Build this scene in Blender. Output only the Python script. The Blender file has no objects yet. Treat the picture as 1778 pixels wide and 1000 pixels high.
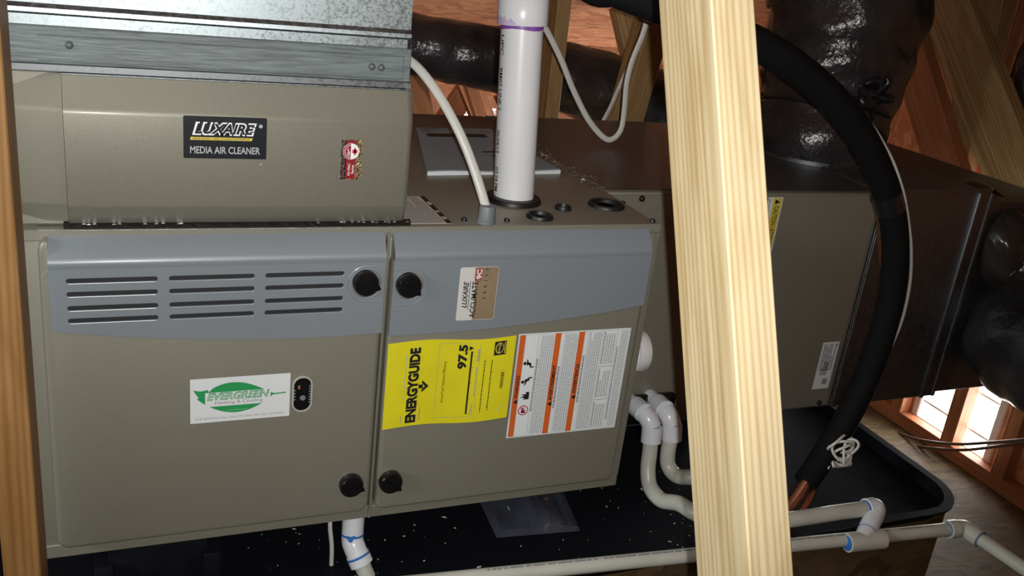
import bpy, bmesh, math, random
from mathutils import Vector, Matrix
random.seed(7)
S = bpy.context.scene
COL = S.collection

# ------------------------------------------------------------------ camera
F_PX = 1644.25
CAM = Vector((.0979, -1.1371, .8204))
def _rot(yaw, pit, rol):
    return (Matrix.Rotation(yaw, 3, 'Z') @ Matrix.Rotation(pit, 3, 'X') @ Matrix.Rotation(rol, 3, 'Y'))
RM = _rot(-.4252, -.3585, -.1204)            # columns: right, forward, up
RIGHT, FWD, UP = RM.col[0].copy(), RM.col[1].copy(), RM.col[2].copy()
cd = bpy.data.cameras.new('camera'); cam = bpy.data.objects.new('camera', cd); COL.objects.link(cam)
cd.sensor_width = 36; cd.lens = 36 * F_PX / 1778; cd.clip_start = .01
m3 = Matrix((RIGHT, UP, -FWD)).transposed()
cam.matrix_world = Matrix.Translation(CAM) @ m3.to_4x4()
S.camera = cam
def at(u, v, ax, val):
    "point of the place seen at pixel (u,v) on the real plane ax=val"
    d = RM @ Vector(((u - 889) / F_PX, 1, (500 - v) / F_PX))
    i = 'xyz'.index(ax)
    return CAM + d * ((val - CAM[i]) / d[i])

# ------------------------------------------------------------------ world, lights, exposure
W = bpy.data.worlds.new('world'); S.world = W; W.use_nodes = True
wb = W.node_tree.nodes['Background']; wb.inputs[0].default_value = (.93, .97, 1, 1); wb.inputs[1].default_value = 3.0
vs = S.view_settings
vs.view_transform = 'Standard'; vs.look = 'None'; vs.gamma = 1; vs.exposure = 0; vs.use_curve_mapping = False

def lamp(name, kind, loc, energy, color=(1, 1, 1), aim=None, **kw):
    l = bpy.data.lights.new(name, kind); l.energy = energy; l.color = color
    for k, v in kw.items(): setattr(l, k, v)
    o = bpy.data.objects.new(name, l); COL.objects.link(o); o.location = loc
    if aim is not None:
        o.rotation_euler = (Vector(aim) - Vector(loc)).to_track_quat('-Z', 'Y').to_euler()
    return o
# the phone's own flash beside its lens
fl = CAM + RIGHT * .018 + UP * .002
lamp('camera_flash', 'SPOT', fl, 52, (1, .99, .955), aim=fl + FWD * 1.0 + UP * .13 - RIGHT * .18,
     spot_size=math.radians(98), spot_blend=1.0, shadow_soft_size=.004)
# daylight outside the end-wall window, spread to feed the added second window
lamp('daylight_and_fill', 'AREA', (2.72, .9, .0), 190, (1, .97, .92), aim=(0, .9, .25), shape='RECTANGLE', size=2.2, size_y=1.2)
lamp('gable_fill', 'AREA', (-2.9, -.9, 1.3), 90, (.93, 1, .96), aim=(0, .2, .6), shape='RECTANGLE', size=1.0, size_y=.8)  # ambient fill, sent through an unseen gable opening added for it

# ------------------------------------------------------------------ materials
def mat(name, col, rough=.5, metal=0, noise=None, bump=0, bscale=200, spec=.5, coat=0, ramp=None, scale=(1, 1, 1), detail=4, brough=None, trans=0):
    """noise=(scale, amount) mottles the colour; ramp=(c1,c2) mixes two colours by the noise"""
    m = bpy.data.materials.new(name); m.use_nodes = True
    nt = m.node_tree; b = nt.nodes['Principled BSDF']
    b.inputs['Base Color'].default_value = (*col, 1); b.inputs['Roughness'].default_value = rough
    b.inputs['Metallic'].default_value = metal; b.inputs['Specular IOR Level'].default_value = spec
    b.inputs['Coat Weight'].default_value = coat; b.inputs['Coat Roughness'].default_value = .22; b.inputs['Transmission Weight'].default_value = trans
    N = nt.nodes.new; L = nt.links.new
    tc = N('ShaderNodeTexCoord'); mp = N('ShaderNodeMapping'); mp.inputs['Scale'].default_value = scale
    L(tc.outputs['Object'], mp.inputs['Vector'])
    if noise or ramp:
        nz = N('ShaderNodeTexNoise'); nz.inputs['Scale'].default_value = noise[0]; nz.inputs['Detail'].default_value = detail
        L(mp.outputs[0], nz.inputs['Vector'])
        cr = N('ShaderNodeValToRGB'); a = noise[1]
        c1 = ramp[0] if ramp else tuple(c * (1 - a) for c in col); c2 = ramp[1] if ramp else tuple(min(1, c * (1 + a)) for c in col)
        cr.color_ramp.elements[0].position = .5 - .2; cr.color_ramp.elements[1].position = .5 + .2
        cr.color_ramp.elements[0].color = (*c1, 1); cr.color_ramp.elements[1].color = (*c2, 1)
        L(nz.outputs['Fac'], cr.inputs['Fac']); L(cr.outputs['Color'], b.inputs['Base Color'])
    if bump:
        n2 = N('ShaderNodeTexNoise'); n2.inputs['Scale'].default_value = bscale; n2.inputs['Detail'].default_value = 3
        L(mp.outputs[0], n2.inputs['Vector'])
        bp = N('ShaderNodeBump'); bp.inputs['Strength'].default_value = bump; bp.inputs['Distance'].default_value = .002
        L(n2.outputs['Fac'], bp.inputs['Height']); L(bp.outputs[0], b.inputs['Normal'])
    return m

def wood(name, light, dark, ring=60, rough=.6, streak=.5):
    m = bpy.data.materials.new(name); m.use_nodes = True
    nt = m.node_tree; b = nt.nodes['Principled BSDF']; N = nt.nodes.new; L = nt.links.new
    tc = N('ShaderNodeTexCoord'); mp = N('ShaderNodeMapping'); mp.inputs['Scale'].default_value = (1, 1, .045)
    L(tc.outputs['Object'], mp.inputs['Vector'])
    n0 = N('ShaderNodeTexNoise'); n0.inputs['Scale'].default_value = 14; n0.inputs['Detail'].default_value = 2
    L(mp.outputs[0], n0.inputs['Vector'])
    mix = N('ShaderNodeVectorMath'); mix.operation = 'MULTIPLY_ADD'; mix.inputs[1].default_value = (.05, .05, .05)
    L(n0.outputs['Color'], mix.inputs[0]); L(mp.outputs[0], mix.inputs[2])
    wv = N('ShaderNodeTexWave'); wv.wave_type = 'RINGS'; wv.rings_direction = 'Z'
    wv.inputs['Scale'].default_value = ring; wv.inputs['Distortion'].default_value = 1.2; wv.inputs['Detail'].default_value = 2
    sh = N('ShaderNodeVectorMath'); sh.operation = 'ADD'; sh.inputs[1].default_value = (.03, -.07, 0)
    L(mix.outputs[0], sh.inputs[0]); L(sh.outputs[0], wv.inputs['Vector'])
    cr = N('ShaderNodeValToRGB'); cr.color_ramp.elements[0].color = (*dark, 1); cr.color_ramp.elements[1].color = (*light, 1)
    cr.color_ramp.elements[0].position = .0; cr.color_ramp.elements[1].position = .75
    L(wv.outputs['Fac'], cr.inputs['Fac'])
    n1 = N('ShaderNodeTexNoise'); n1.inputs['Scale'].default_value = 120; n1.inputs['Detail'].default_value = 3
    L(mp.outputs[0], n1.inputs['Vector'])
    r2 = N('ShaderNodeValToRGB'); r2.color_ramp.elements[0].color = (1 - streak * .5,) * 3 + (1,); r2.color_ramp.elements[1].color = (1.05, 1.05, 1.05, 1)
    L(n1.outputs['Fac'], r2.inputs['Fac'])
    mx = N('ShaderNodeMix'); mx.data_type = 'RGBA'; mx.blend_type = 'MULTIPLY'; mx.inputs[0].default_value = 1
    L(cr.outputs[0], mx.inputs[6]); L(r2.outputs[0], mx.inputs[7])
    # knots and pitch stains
    mk = N('ShaderNodeMapping'); mk.inputs['Scale'].default_value = (1, 1, .55); L(tc.outputs['Object'], mk.inputs['Vector'])
    vo = N('ShaderNodeTexVoronoi'); vo.inputs['Scale'].default_value = 7; L(mk.outputs[0], vo.inputs['Vector'])
    r3 = N('ShaderNodeValToRGB'); r3.color_ramp.elements[0].color = (.45, .3, .2, 1); r3.color_ramp.elements[1].color = (1, 1, 1, 1)
    r3.color_ramp.elements[0].position = .03; r3.color_ramp.elements[1].position = .13
    L(vo.outputs['Distance'], r3.inputs['Fac'])
    m2 = N('ShaderNodeMix'); m2.data_type = 'RGBA'; m2.blend_type = 'MULTIPLY'; m2.inputs[0].default_value = .8
    L(mx.outputs[2], m2.inputs[6]); L(r3.outputs[0], m2.inputs[7])
    mb_ = N('ShaderNodeMapping'); mb_.inputs['Scale'].default_value = (1, 1, .16); L(tc.outputs['Object'], mb_.inputs['Vector'])
    n4 = N('ShaderNodeTexNoise'); n4.inputs['Scale'].default_value = 34; n4.inputs['Detail'].default_value = 3; n4.inputs['Distortion'].default_value = .6; L(mb_.outputs[0], n4.inputs['Vector'])
    r4 = N('ShaderNodeValToRGB'); r4.color_ramp.elements[0].color = (.80, .72, .58, 1); r4.color_ramp.elements[1].color = (1.06, 1.06, 1.08, 1)
    r4.color_ramp.elements[0].position = .38; r4.color_ramp.elements[1].position = .6
    L(n4.outputs['Fac'], r4.inputs['Fac'])
    m4 = N('ShaderNodeMix'); m4.data_type = 'RGBA'; m4.blend_type = 'MULTIPLY'; m4.inputs[0].default_value = .75
    L(m2.outputs[2], m4.inputs[6]); L(r4.outputs[0], m4.inputs[7]); L(m4.outputs[2], b.inputs['Base Color'])
    bp = N('ShaderNodeBump'); bp.inputs['Strength'].default_value = .25; bp.inputs['Distance'].default_value = .001
    L(n1.outputs['Fac'], bp.inputs['Height']); L(bp.outputs[0], b.inputs['Normal'])
    b.inputs['Roughness'].default_value = rough; b.inputs['Specular IOR Level'].default_value = .3
    return m

def osb(name, c1, c2, c3):
    m = bpy.data.materials.new(name); m.use_nodes = True
    nt = m.node_tree; b = nt.nodes['Principled BSDF']; N = nt.nodes.new; L = nt.links.new
    tc = N('ShaderNodeTexCoord'); mp = N('ShaderNodeMapping'); mp.inputs['Scale'].default_value = (1, 2.6, 1.5); mp.inputs['Rotation'].default_value = (.2, .1, .5)
    L(tc.outputs['Object'], mp.inputs['Vector'])
    n0 = N('ShaderNodeTexNoise'); n0.inputs['Scale'].default_value = 9; L(mp.outputs[0], n0.inputs['Vector'])
    ma = N('ShaderNodeVectorMath'); ma.operation = 'MULTIPLY_ADD'; ma.inputs[1].default_value = (.12, .12, .12)
    L(n0.outputs['Color'], ma.inputs[0]); L(mp.outputs[0], ma.inputs[2])
    vo = N('ShaderNodeTexVoronoi'); vo.inputs['Scale'].default_value = 26; L(ma.outputs[0], vo.inputs['Vector'])
    sp = N('ShaderNodeSeparateColor'); L(vo.outputs['Color'], sp.inputs[0])
    cr = N('ShaderNodeValToRGB'); e = cr.color_ramp.elements
    e[0].color = (*c1, 1); e[1].color = (*c2, 1); k = e.new(.5); k.color = (*c3, 1)
    L(sp.outputs[0], cr.inputs['Fac']); L(cr.outputs[0], b.inputs['Base Color'])
    bp = N('ShaderNodeBump'); bp.inputs['Strength'].default_value = .3; bp.inputs['Distance'].default_value = .002
    L(vo.outputs['Distance'], bp.inputs['Height']); L(bp.outputs[0], b.inputs['Normal'])
    b.inputs['Roughness'].default_value = .75
    return m

def galv(name, col, rough=.38, amount=.25):
    m = bpy.data.materials.new(name); m.use_nodes = True
    nt = m.node_tree; b = nt.nodes['Principled BSDF']; N = nt.nodes.new; L = nt.links.new
    tc = N('ShaderNodeTexCoord'); vo = N('ShaderNodeTexVoronoi'); vo.inputs['Scale'].default_value = 420
    L(tc.outputs['Object'], vo.inputs['Vector'])
    sp = N('ShaderNodeSeparateColor'); L(vo.outputs['Color'], sp.inputs[0])
    nz = N('ShaderNodeTexNoise'); nz.inputs['Scale'].default_value = 60; nz.inputs['Detail'].default_value = 5; L(tc.outputs['Object'], nz.inputs['Vector'])
    av = N('ShaderNodeMath'); av.operation = 'ADD'; L(sp.outputs[0], av.inputs[0]); L(nz.outputs['Fac'], av.inputs[1])
    mr = N('ShaderNodeMapRange'); mr.inputs[1].default_value = .3; mr.inputs[2].default_value = 1.6
    mr.inputs[3].default_value = rough - .1; mr.inputs[4].default_value = rough + .14
    L(av.outputs[0], mr.inputs[0]); L(mr.outputs[0], b.inputs['Roughness'])
    cr = N('ShaderNodeValToRGB'); cr.color_ramp.elements[0].color = (*[c * (1 - amount) for c in col], 1); cr.color_ramp.elements[1].color = (*[min(1, c * (1 + amount)) for c in col], 1)
    hf = N('ShaderNodeMath'); hf.operation = 'MULTIPLY'; hf.inputs[1].default_value = .5; L(av.outputs[0], hf.inputs[0])
    L(hf.outputs[0], cr.inputs['Fac']); L(cr.outputs[0], b.inputs['Base Color'])
    b.inputs['Metallic'].default_value = 1
    return m

def thin_glass(name, tint, gloss=.08):
    m = bpy.data.materials.new(name); m.use_nodes = True
    nt = m.node_tree; nt.nodes.clear(); N = nt.nodes.new; L = nt.links.new
    o = N('ShaderNodeOutputMaterial'); mx = N('ShaderNodeMixShader'); t = N('ShaderNodeBsdfTransparent'); g = N('ShaderNodeBsdfGlossy')
    t.inputs[0].default_value = (*tint, 1); g.inputs['Roughness'].default_value = .05; mx.inputs[0].default_value = gloss
    L(t.outputs[0], mx.inputs[1]); L(g.outputs[0], mx.inputs[2]); L(mx.outputs[0], o.inputs[0])
    return m

M = {}
M['taupe'] = mat('taupe_paint', (.250, .244, .196), .5, .35, noise=(900, .10), bump=.10, bscale=1400, spec=.45, coat=.22)
M['blue'] = mat('bluegrey_plastic', (.205, .236, .265), .45, .1, noise=(1100, .08), bump=.10, bscale=1500, coat=.25)
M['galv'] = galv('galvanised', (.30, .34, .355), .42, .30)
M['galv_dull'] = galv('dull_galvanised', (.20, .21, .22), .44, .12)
M['mastic'] = mat('grey_sealant', (.135, .165, .170), .55, noise=(25, .30), scale=(1, 6, 14), bump=.5, bscale=30)
M['foil'] = mat('foil_tape', (.6, .6, .6), .5, 1, bump=.8, bscale=120)
M['black'] = mat('black_plastic', (.006, .006, .007), .22, spec=.5)
M['rubber'] = mat('black_rubber', (.008, .008, .009), .45)
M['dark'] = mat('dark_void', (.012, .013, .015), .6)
M['foam'] = mat('foam_insulation', (.0045, .0045, .005), .8, spec=.15, bump=.4, bscale=300)
M['pan'] = mat('pan_plastic', (.005, .006, .009), .6, spec=.12, noise=(40, .25), scale=(1, 12, 1), bump=.25, bscale=60)
M['pvc'] = mat('white_pvc', (.78, .80, .82), .28, noise=(12, .02))
M['pvc_old'] = mat('drain_pvc', (.52, .53, .47), .35, noise=(18, .08))
M['fit'] = mat('pvc_fitting', (.74, .77, .82), .25)
M['purple'] = mat('purple_primer', (.22, .08, .38), .4, noise=(60, .3))
M['purple_l'] = mat('thin_primer', (.60, .50, .72), .4, noise=(60, .15))
M['bluecem'] = mat('blue_cement', (.03, .16, .50), .3)
M['cable'] = mat('white_cable', (.66, .67, .63), .4)
M['wire'] = mat('white_wire', (.6, .6, .55), .45)
M['copper'] = mat('copper', (.72, .36, .22), .3, 1)
M['conn'] = mat('grey_pvc', (.16, .18, .19), .5)
M['ink'] = mat('black_ink', (.012, .012, .012), .5)
M['greyink'] = mat('grey_ink', (.25, .27, .28), .6)
M['lgrey'] = mat('pale_grey_ink', (.40, .43, .45), .6)
M['paper'] = mat('white_label', (.70, .74, .76), .45)
M['white'] = mat('white_ink', (.82, .84, .85), .45)
M['yellow'] = mat('yellow_label', (.68, .62, .012), .5, noise=(30, .04))
M['yelink'] = mat('yellow_ink', (.62, .50, .06), .5)
M['orange'] = mat('orange_ink', (.62, .12, .02), .5)
M['redink'] = mat('red_ink', (.55, .03, .06), .5)
M['green'] = mat('green_ink', (.02, .30, .09), .5)
M['goldlab'] = mat('gold_foil', (.36, .27, .17), .4, .4, noise=(20, .15))
M['silverlab'] = mat('silver_foil', (.72, .71, .68), .35, .2)
M['rose'] = mat('rose_ink', (.30, .10, .08), .4)
M['maroon'] = mat('maroon_label', (.26, .012, .02), .35)
M['holo'] = mat('hologram_film', (.3, .18, .1), .3, .6, noise=(260, .5), ramp=((.03, .012, .01), (.45, .33, .18)), bump=.6, bscale=400)
M['holod'] = mat('dark_hologram_film', (.1, .06, .06), .3, .4, noise=(260, .5), ramp=((.03, .015, .02), (.12, .07, .075)), bump=.6, bscale=400)
M['logoblack'] = mat('black_label', (.010, .012, .016), .3)
M['booklet'] = mat('booklet_cover', (.30, .40, .46), .55, noise=(6, .10))
M['pages'] = mat('booklet_pages', (.72, .76, .78), .6)
M['film'] = mat('black_duct_film', (.026, .024, .026), .24, noise=(9, .5), bump=1.0, bscale=85, spec=.6)
M['film_br'] = mat('smoky_duct_film', (.03, .024, .022), .2, noise=(9, .4), bump=1.0, bscale=40, spec=.6)
M['bag'] = mat('smoky_plastic_bag', (.05, .055, .075), .18, bump=.3, bscale=30, spec=.7)
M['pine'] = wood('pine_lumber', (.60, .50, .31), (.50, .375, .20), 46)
M['pine_b'] = wood('dimmed_pine', (.32, .175, .062), (.26, .130, .042), 45)  # pine darkened in its colour for the weaker flash on this stud
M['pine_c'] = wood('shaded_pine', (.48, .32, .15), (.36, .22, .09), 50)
M['pine_warm'] = wood('orange_lit_pine', (.50, .21, .10), (.40, .155, .07), 50)  # pine with the warm bounced light put into its colour
M['deck'] = osb('roof_deck_osb', (.48, .17, .075), (.74, .33, .16), (.62, .25, .115))  # strand board with orange bounce from the attic mixed into its colour
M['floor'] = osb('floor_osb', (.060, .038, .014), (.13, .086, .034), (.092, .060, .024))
M['glass'] = thin_glass('window_glass', (.97, .98, 1))
M['vinyl'] = mat('white_vinyl', (.75, .73, .68), .5)
M['dust'] = mat('pale_debris', (.5, .47, .38), .8)
M['debris'] = mat('wood_debris', (.13, .085, .05), .8, noise=(300, .5))
M['screw'] = mat('dark_screw_gap_shade', (.03, .028, .025), .35, .6)
M['zincscrew'] = mat('painted_screw', (.11, .13, .13), .45, .2)
M['tape'] = mat('black_tape', (.012, .012, .013), .25)
M['brcable'] = mat('brown_cable', (.12, .07, .04), .5)
M['sightrim'] = mat('clear_rim', (.42, .42, .39), .25)
M['stamp'] = mat('dark_stamp_ink', (.10, .045, .025), .8)
M['palegreen'] = mat('pale_green_ink', (.16, .42, .22), .5)
M['tie'] = mat('black_tie', (.02, .02, .02), .4)
M['gold'] = mat('brass_staple', (.6, .5, .3), .3, 1)

# ------------------------------------------------------------------ mesh building
class MB:
    def __init__(s): s.v = []; s.f = []; s.m = []; s.mats = []
    def mi(s, name):
        if name not in s.mats: s.mats.append(name)
        return s.mats.index(name)
    def add(s, vs, fs, m):
        o = len(s.v); k = s.mi(m); s.v += [Vector(p) for p in vs]
        for f in fs: s.f.append([i + o for i in f]); s.m.append(k)
        return s
    def box(s, a, b, m, bev=0, seg=2):
        bm = bmesh.new(); bmesh.ops.create_cube(bm, size=1)
        for v in bm.verts: v.co = Vector([(a[i] + b[i]) / 2 + v.co[i] * (b[i] - a[i]) for i in range(3)])
        if bev: bmesh.ops.bevel(bm, geom=bm.edges[:], offset=bev, segments=seg, affect='EDGES', profile=.5)
        bm.verts.index_update(); s.add([v.co.copy() for v in bm.verts], [[v.index for v in f.verts] for f in bm.faces], m); bm.free(); return s
    def tube(s, pts, r, m, n=16, smooth=8, caps=True, flat=None, rfun=None, closed=False):
        "swept tube; r number or list; flat=(ratio) squashes; rfun(i,ang)->radius factor"
        P = [Vector(p) for p in pts]; Rr = r if isinstance(r, (list, tuple)) else [r] * len(P)
        if smooth and len(P) > 2:
            Q = []; RR = []
            for i in range(len(P) - 1):
                p0 = P[max(i - 1, 0)]; p1 = P[i]; p2 = P[i + 1]; p3 = P[min(i + 2, len(P) - 1)]
                for k in range(smooth):
                    t = k / smooth
                    Q.append(.5 * ((2 * p1) + (p2 - p0) * t + (2 * p0 - 5 * p1 + 4 * p2 - p3) * t * t + (3 * p1 - p0 - 3 * p2 + p3) * t ** 3))
                    RR.append(Rr[i] * (1 - t) + Rr[i + 1] * t)
            Q.append(P[-1]); RR.append(Rr[-1]); P, Rr = Q, RR
        vs = []; fs = []; nrm = None
        for i, p in enumerate(P):
            t = (P[min(i + 1, len(P) - 1)] - P[max(i - 1, 0)]).normalized()
            if nrm is None:
                nrm = t.orthogonal().normalized() if flat is None or not isinstance(flat, tuple) else Vector(flat[1]).normalized()
            nrm = (nrm - t * nrm.dot(t)).normalized(); b = t.cross(nrm)
            for k in range(n):
                a = 2 * math.pi * k / n; rr = Rr[i] * (rfun(i, a) if rfun else 1)
                fx = flat[0] if isinstance(flat, tuple) else 1
                vs.append(p + nrm * math.cos(a) * rr * fx + b * math.sin(a) * rr)
        for i in range(len(P) - 1):
            for k in range(n):
                a, b2 = i * n + k, i * n + (k + 1) % n; fs.append([a, b2, b2 + n, a + n])
        if caps: fs.append(list(range(n))[::-1]); fs.append(list(range(len(vs) - n, len(vs))))
        return s.add(vs, fs, m)
    def lathe(s, o, axis, prof, m, n=24, ref=None):
        "prof = [(r, h)...] along axis from o"
        ax = Vector(axis).normalized(); e = (Vector(ref) if ref else ax.orthogonal()).normalized(); f = ax.cross(e); o = Vector(o); vs = []; fs = []
        for r, h in prof:
            for k in range(n):
                a = 2 * math.pi * k / n; vs.append(o + ax * h + (e * math.cos(a) + f * math.sin(a)) * r)
        for i in range(len(prof) - 1):
            for k in range(n):
                a, b = i * n + k, i * n + (k + 1) % n; fs.append([a, b, b + n, a + n])
        fs.append(list(range(n))[::-1]); fs.append(list(range(len(vs) - n, len(vs))))
        return s.add(vs, fs, m)
    def prism(s, poly, d0, d1, fr, m):
        "poly in (u,v) of frame fr=(o,U,V,N) between normal offsets d0,d1"
        o, U, V, N = fr; k = len(poly)
        vs = [o + U * p[0] + V * p[1] + N * d for d in (d0, d1) for p in poly]
        fs = [list(range(k))[::-1], list(range(k, 2 * k))] + [[i, (i + 1) % k, (i + 1) % k + k, i + k] for i in range(k)]
        return s.add(vs, fs, m)
    def rings(s, rings, m, cap0=True, cap1=True):
        n = len(rings[0]); vs = [p for r in rings for p in r]; fs = []
        for i in range(len(rings) - 1):
            for k in range(n):
                a, b = i * n + k, i * n + (k + 1) % n; fs.append([a, b, b + n, a + n])
        if cap0: fs.append(list(range(n))[::-1])
        if cap1: fs.append(list(range(len(vs) - n, len(vs))))
        return s.add(vs, fs, m)
    def build(s, name, parent=None, smooth=35, loc=None, bevel=0):
        me = bpy.data.meshes.new(name); me.from_pydata([tuple(v) for v in s.v], [], s.f)
        for k in s.mats: me.materials.append(M[k])
        me.polygons.foreach_set('material_index', s.m)
        bm = bmesh.new(); bm.from_mesh(me); bmesh.ops.recalc_face_normals(bm, faces=bm.faces[:]); bm.to_mesh(me); bm.free()
        if smooth:
            me.polygons.foreach_set('use_smooth', [True] * len(me.polygons)); me.set_sharp_from_angle(angle=math.radians(smooth))
        me.update(); o = bpy.data.objects.new(name, me); COL.objects.link(o)
        if parent: o.parent = parent
        if bevel:
            b = o.modifiers.new('edge', 'BEVEL'); b.width = bevel; b.segments = 2; b.limit_method = 'ANGLE'; b.angle_limit = math.radians(40)
        return o

def rrect(x0, x1, z0, z1, r, n=5):
    out = []
    for cx, cz, a0 in ((x1 - r, z1 - r, 0), (x0 + r, z1 - r, 90), (x0 + r, z0 + r, 180), (x1 - r, z0 + r, 270)):
        for k in range(n + 1):
            a = math.radians(a0 + 90 * k / n); out.append((cx + r * math.cos(a), cz + r * math.sin(a)))
    return out
def rtl(x0, x1, z0, z1, r, n=6):
    q = min(r * .55, (x1 - x0) * .9)
    return [(x1, z1)] + [(x0 + q + q * math.cos(math.radians(90 + 90 * k / n)), z1 - r + r * math.sin(math.radians(90 + 90 * k / n))) for k in range(n + 1)] + [(x0, z0), (x1, z0)]
def pillow(mb, x0, x1, z0, z1, y0, y1, r, bev, m, n=5, tl=False):
    "rounded plate standing off a wall facing -y"
    R = []
    if tl:
        for k in range(6):
            a = math.pi / 2 * (k - 1) / 4; ins = bev * (1 - math.cos(a)) if k else 0; y = y1 + bev * (1 - math.sin(a)) if k else y0
            R.append([Vector((x, y, z)) for x, z in rtl(x0 + ins, x1, z0, z1 - ins, r)])
        return mb.rings(R, m, cap0=False)
    R.append([Vector((x, y0, z)) for x, z in rrect(x0, x1, z0, z1, r, n)])
    for k in range(5):
        a = math.pi / 2 * k / 4; ins = bev * (1 - math.cos(a)); y = y1 + bev * (1 - math.sin(a))
        R.append([Vector((x, y, z)) for x, z in rrect(x0 + ins, x1 - ins, z0 + ins, z1 - ins, max(r - ins, .0005), n)])
    mb.rings(R, m, cap0=False)
    return mb
def tag(o, label, cat, group=None, kind=None):
    o['label'] = label; o['category'] = cat
    if group: o['group'] = group
    if kind: o['kind'] = kind
    return o
def thing(name, label, cat, loc=(0, 0, 0), group=None):
    o = bpy.data.objects.new(name, None); o.empty_display_size = .05; COL.objects.link(o); o.location = loc
    return tag(o, label, cat, group)
def struct(o): o['kind'] = 'structure'; return o
def adopt(child, parent):
    "parent keeping the place the child is built at"
    child.parent = parent; child.matrix_parent_inverse = Matrix.Translation(parent.location).inverted(); return child
def lab(o, text): o['label'] = text; return o

_txt = {}
def text_geo(st, off=0, shear=0, space=1):
    key = (st, off, shear, space)
    if key not in _txt:
        c = bpy.data.curves.new('t', 'FONT'); c.body = st; c.offset = off; c.shear = shear; c.space_character = space; c.resolution_u = 3
        o = bpy.data.objects.new('t', c); COL.objects.link(o)
        me = bpy.data.meshes.new_from_object(o)
        _txt[key] = ([(v.co.x, v.co.y) for v in me.vertices], [list(p.vertices) for p in me.polygons])
        bpy.data.objects.remove(o); bpy.data.curves.remove(c); bpy.data.meshes.remove(me)
    return _txt[key]

class Decal(MB):
    "printed label: local u along its reading direction, v up, both in metres from its lower left corner"
    def __init__(s, o, U, V, N, w, h, base, r=.001, thick=.0003, disp=None, grid=(1, 1)):
        super().__init__(); s.o, s.U, s.V, s.N = Vector(o), Vector(U), Vector(V), Vector(N); s.w, s.h = w, h; s.t = thick; s.disp = disp or (lambda u, v: (0, 0, 0))
        if disp:
            gu, gv = grid; vs = []; fs = []
            for d in (0, thick):
                for j in range(gv + 1):
                    for i in range(gu + 1): vs.append(s.pt(w * i / gu, h * j / gv, d))
            K = (gu + 1) * (gv + 1)
            for j in range(gv):
                for i in range(gu):
                    a = j * (gu + 1) + i; q = [a, a + 1, a + gu + 2, a + gu + 1]; fs += [q[::-1], [k + K for k in q]]
            s.add(vs, fs, base)
        else:
            p = rrect(0, w, 0, h, r, 3); k = len(p)
            s.add([s.pt(a, b, d) for d in (0, thick) for a, b in p], [list(range(k))[::-1], list(range(k, 2 * k))] + [[i, (i + 1) % k, (i + 1) % k + k, i + k] for i in range(k)], base)
    def pt(s, u, v, d):
        du, dv, dn = s.disp(u, v); return s.o + s.U * (u + du) + s.V * (v + dv) + s.N * (d + dn)
    def poly(s, pts, m, lay=1): return s.add([s.pt(a, b, s.t + .00012 * lay) for a, b in pts], [list(range(len(pts)))], m)
    def rect(s, u0, u1, v0, v1, m, lay=1):
        n = max(1, int((v1 - v0) / .008)) if s.h > .15 else 1; k = max(1, int((u1 - u0) / .01)) if s.h > .15 else 1
        for i in range(n):
            a, b = v0 + (v1 - v0) * i / n, v0 + (v1 - v0) * (i + 1) / n
            for j in range(k):
                c, d = u0 + (u1 - u0) * j / k, u0 + (u1 - u0) * (j + 1) / k; s.poly([(c, a), (d, a), (d, b), (c, b)], m, lay)
        return s
    def frame(s, u0, u1, v0, v1, t, m, lay=1):
        s.rect(u0, u1, v0, v0 + t, m, lay); s.rect(u0, u1, v1 - t, v1, m, lay); s.rect(u0, u0 + t, v0, v1, m, lay); s.rect(u1 - t, u1, v0, v1, m, lay); return s
    def text(s, st, u0, u1, v0, v1, m, off=0, shear=0, lay=2, space=1):
        vs, fs = text_geo(st, off, shear, space); xs = [v[0] for v in vs]; ys = [v[1] for v in vs]
        ax, bx, ay, by = min(xs), max(xs), min(ys), max(ys)
        return s.add([s.pt(u0 + (x - ax) / (bx - ax) * (u1 - u0), v0 + (y - ay) / (by - ay) * (v1 - v0), s.t + .00012 * lay) for x, y in vs], fs, m)
    def strokes(s, u0, u1, v0, v1, rows, m, fill=.55, lay=1, word=.004):
        "rows of print too small to read"
        dv = (v1 - v0) / rows
        for r in range(rows):
            u = u0; b = v1 - dv * (r + 1) + dv * .2
            end = u1 if random.random() < .75 else u0 + (u1 - u0) * random.uniform(.5, .95)
            while u < end:
                l = min(word * random.uniform(.4, 1.6), end - u)
                s.poly([(u, b), (u + l, b), (u + l, b + dv * fill), (u, b + dv * fill)], m, lay); u += l + word * .18
        return s

X, Y, Z = Vector((1, 0, 0)), Vector((0, 1, 0)), Vector((0, 0, 1))
L_, D_, H_ = .838, .749, .4445            # furnace lying on its side
FLOOR = -.35

def board(name, p0, p1, w, t, wdir, m, label, cat='lumber', group=None, kind=None):
    "sawn board from p0 to p1 (centre line), w wide along wdir, t thick; its grain runs along it"
    p0, p1 = Vector(p0), Vector(p1); ax = (p1 - p0).normalized(); e = Vector(wdir); e = (e - ax * e.dot(ax)).normalized(); n = ax.cross(e)
    ln = (p1 - p0).length; mb = MB().box((-w / 2, -t / 2, 0), (w / 2, t / 2, ln), m, .0015, 1)
    o = mb.build(name, None, 30); o.matrix_world = Matrix.Translation(p0) @ Matrix((e, n, ax)).transposed().to_4x4()
    if kind: o['kind'] = kind
    if label: tag(o, label, cat, group)
    return o

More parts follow.
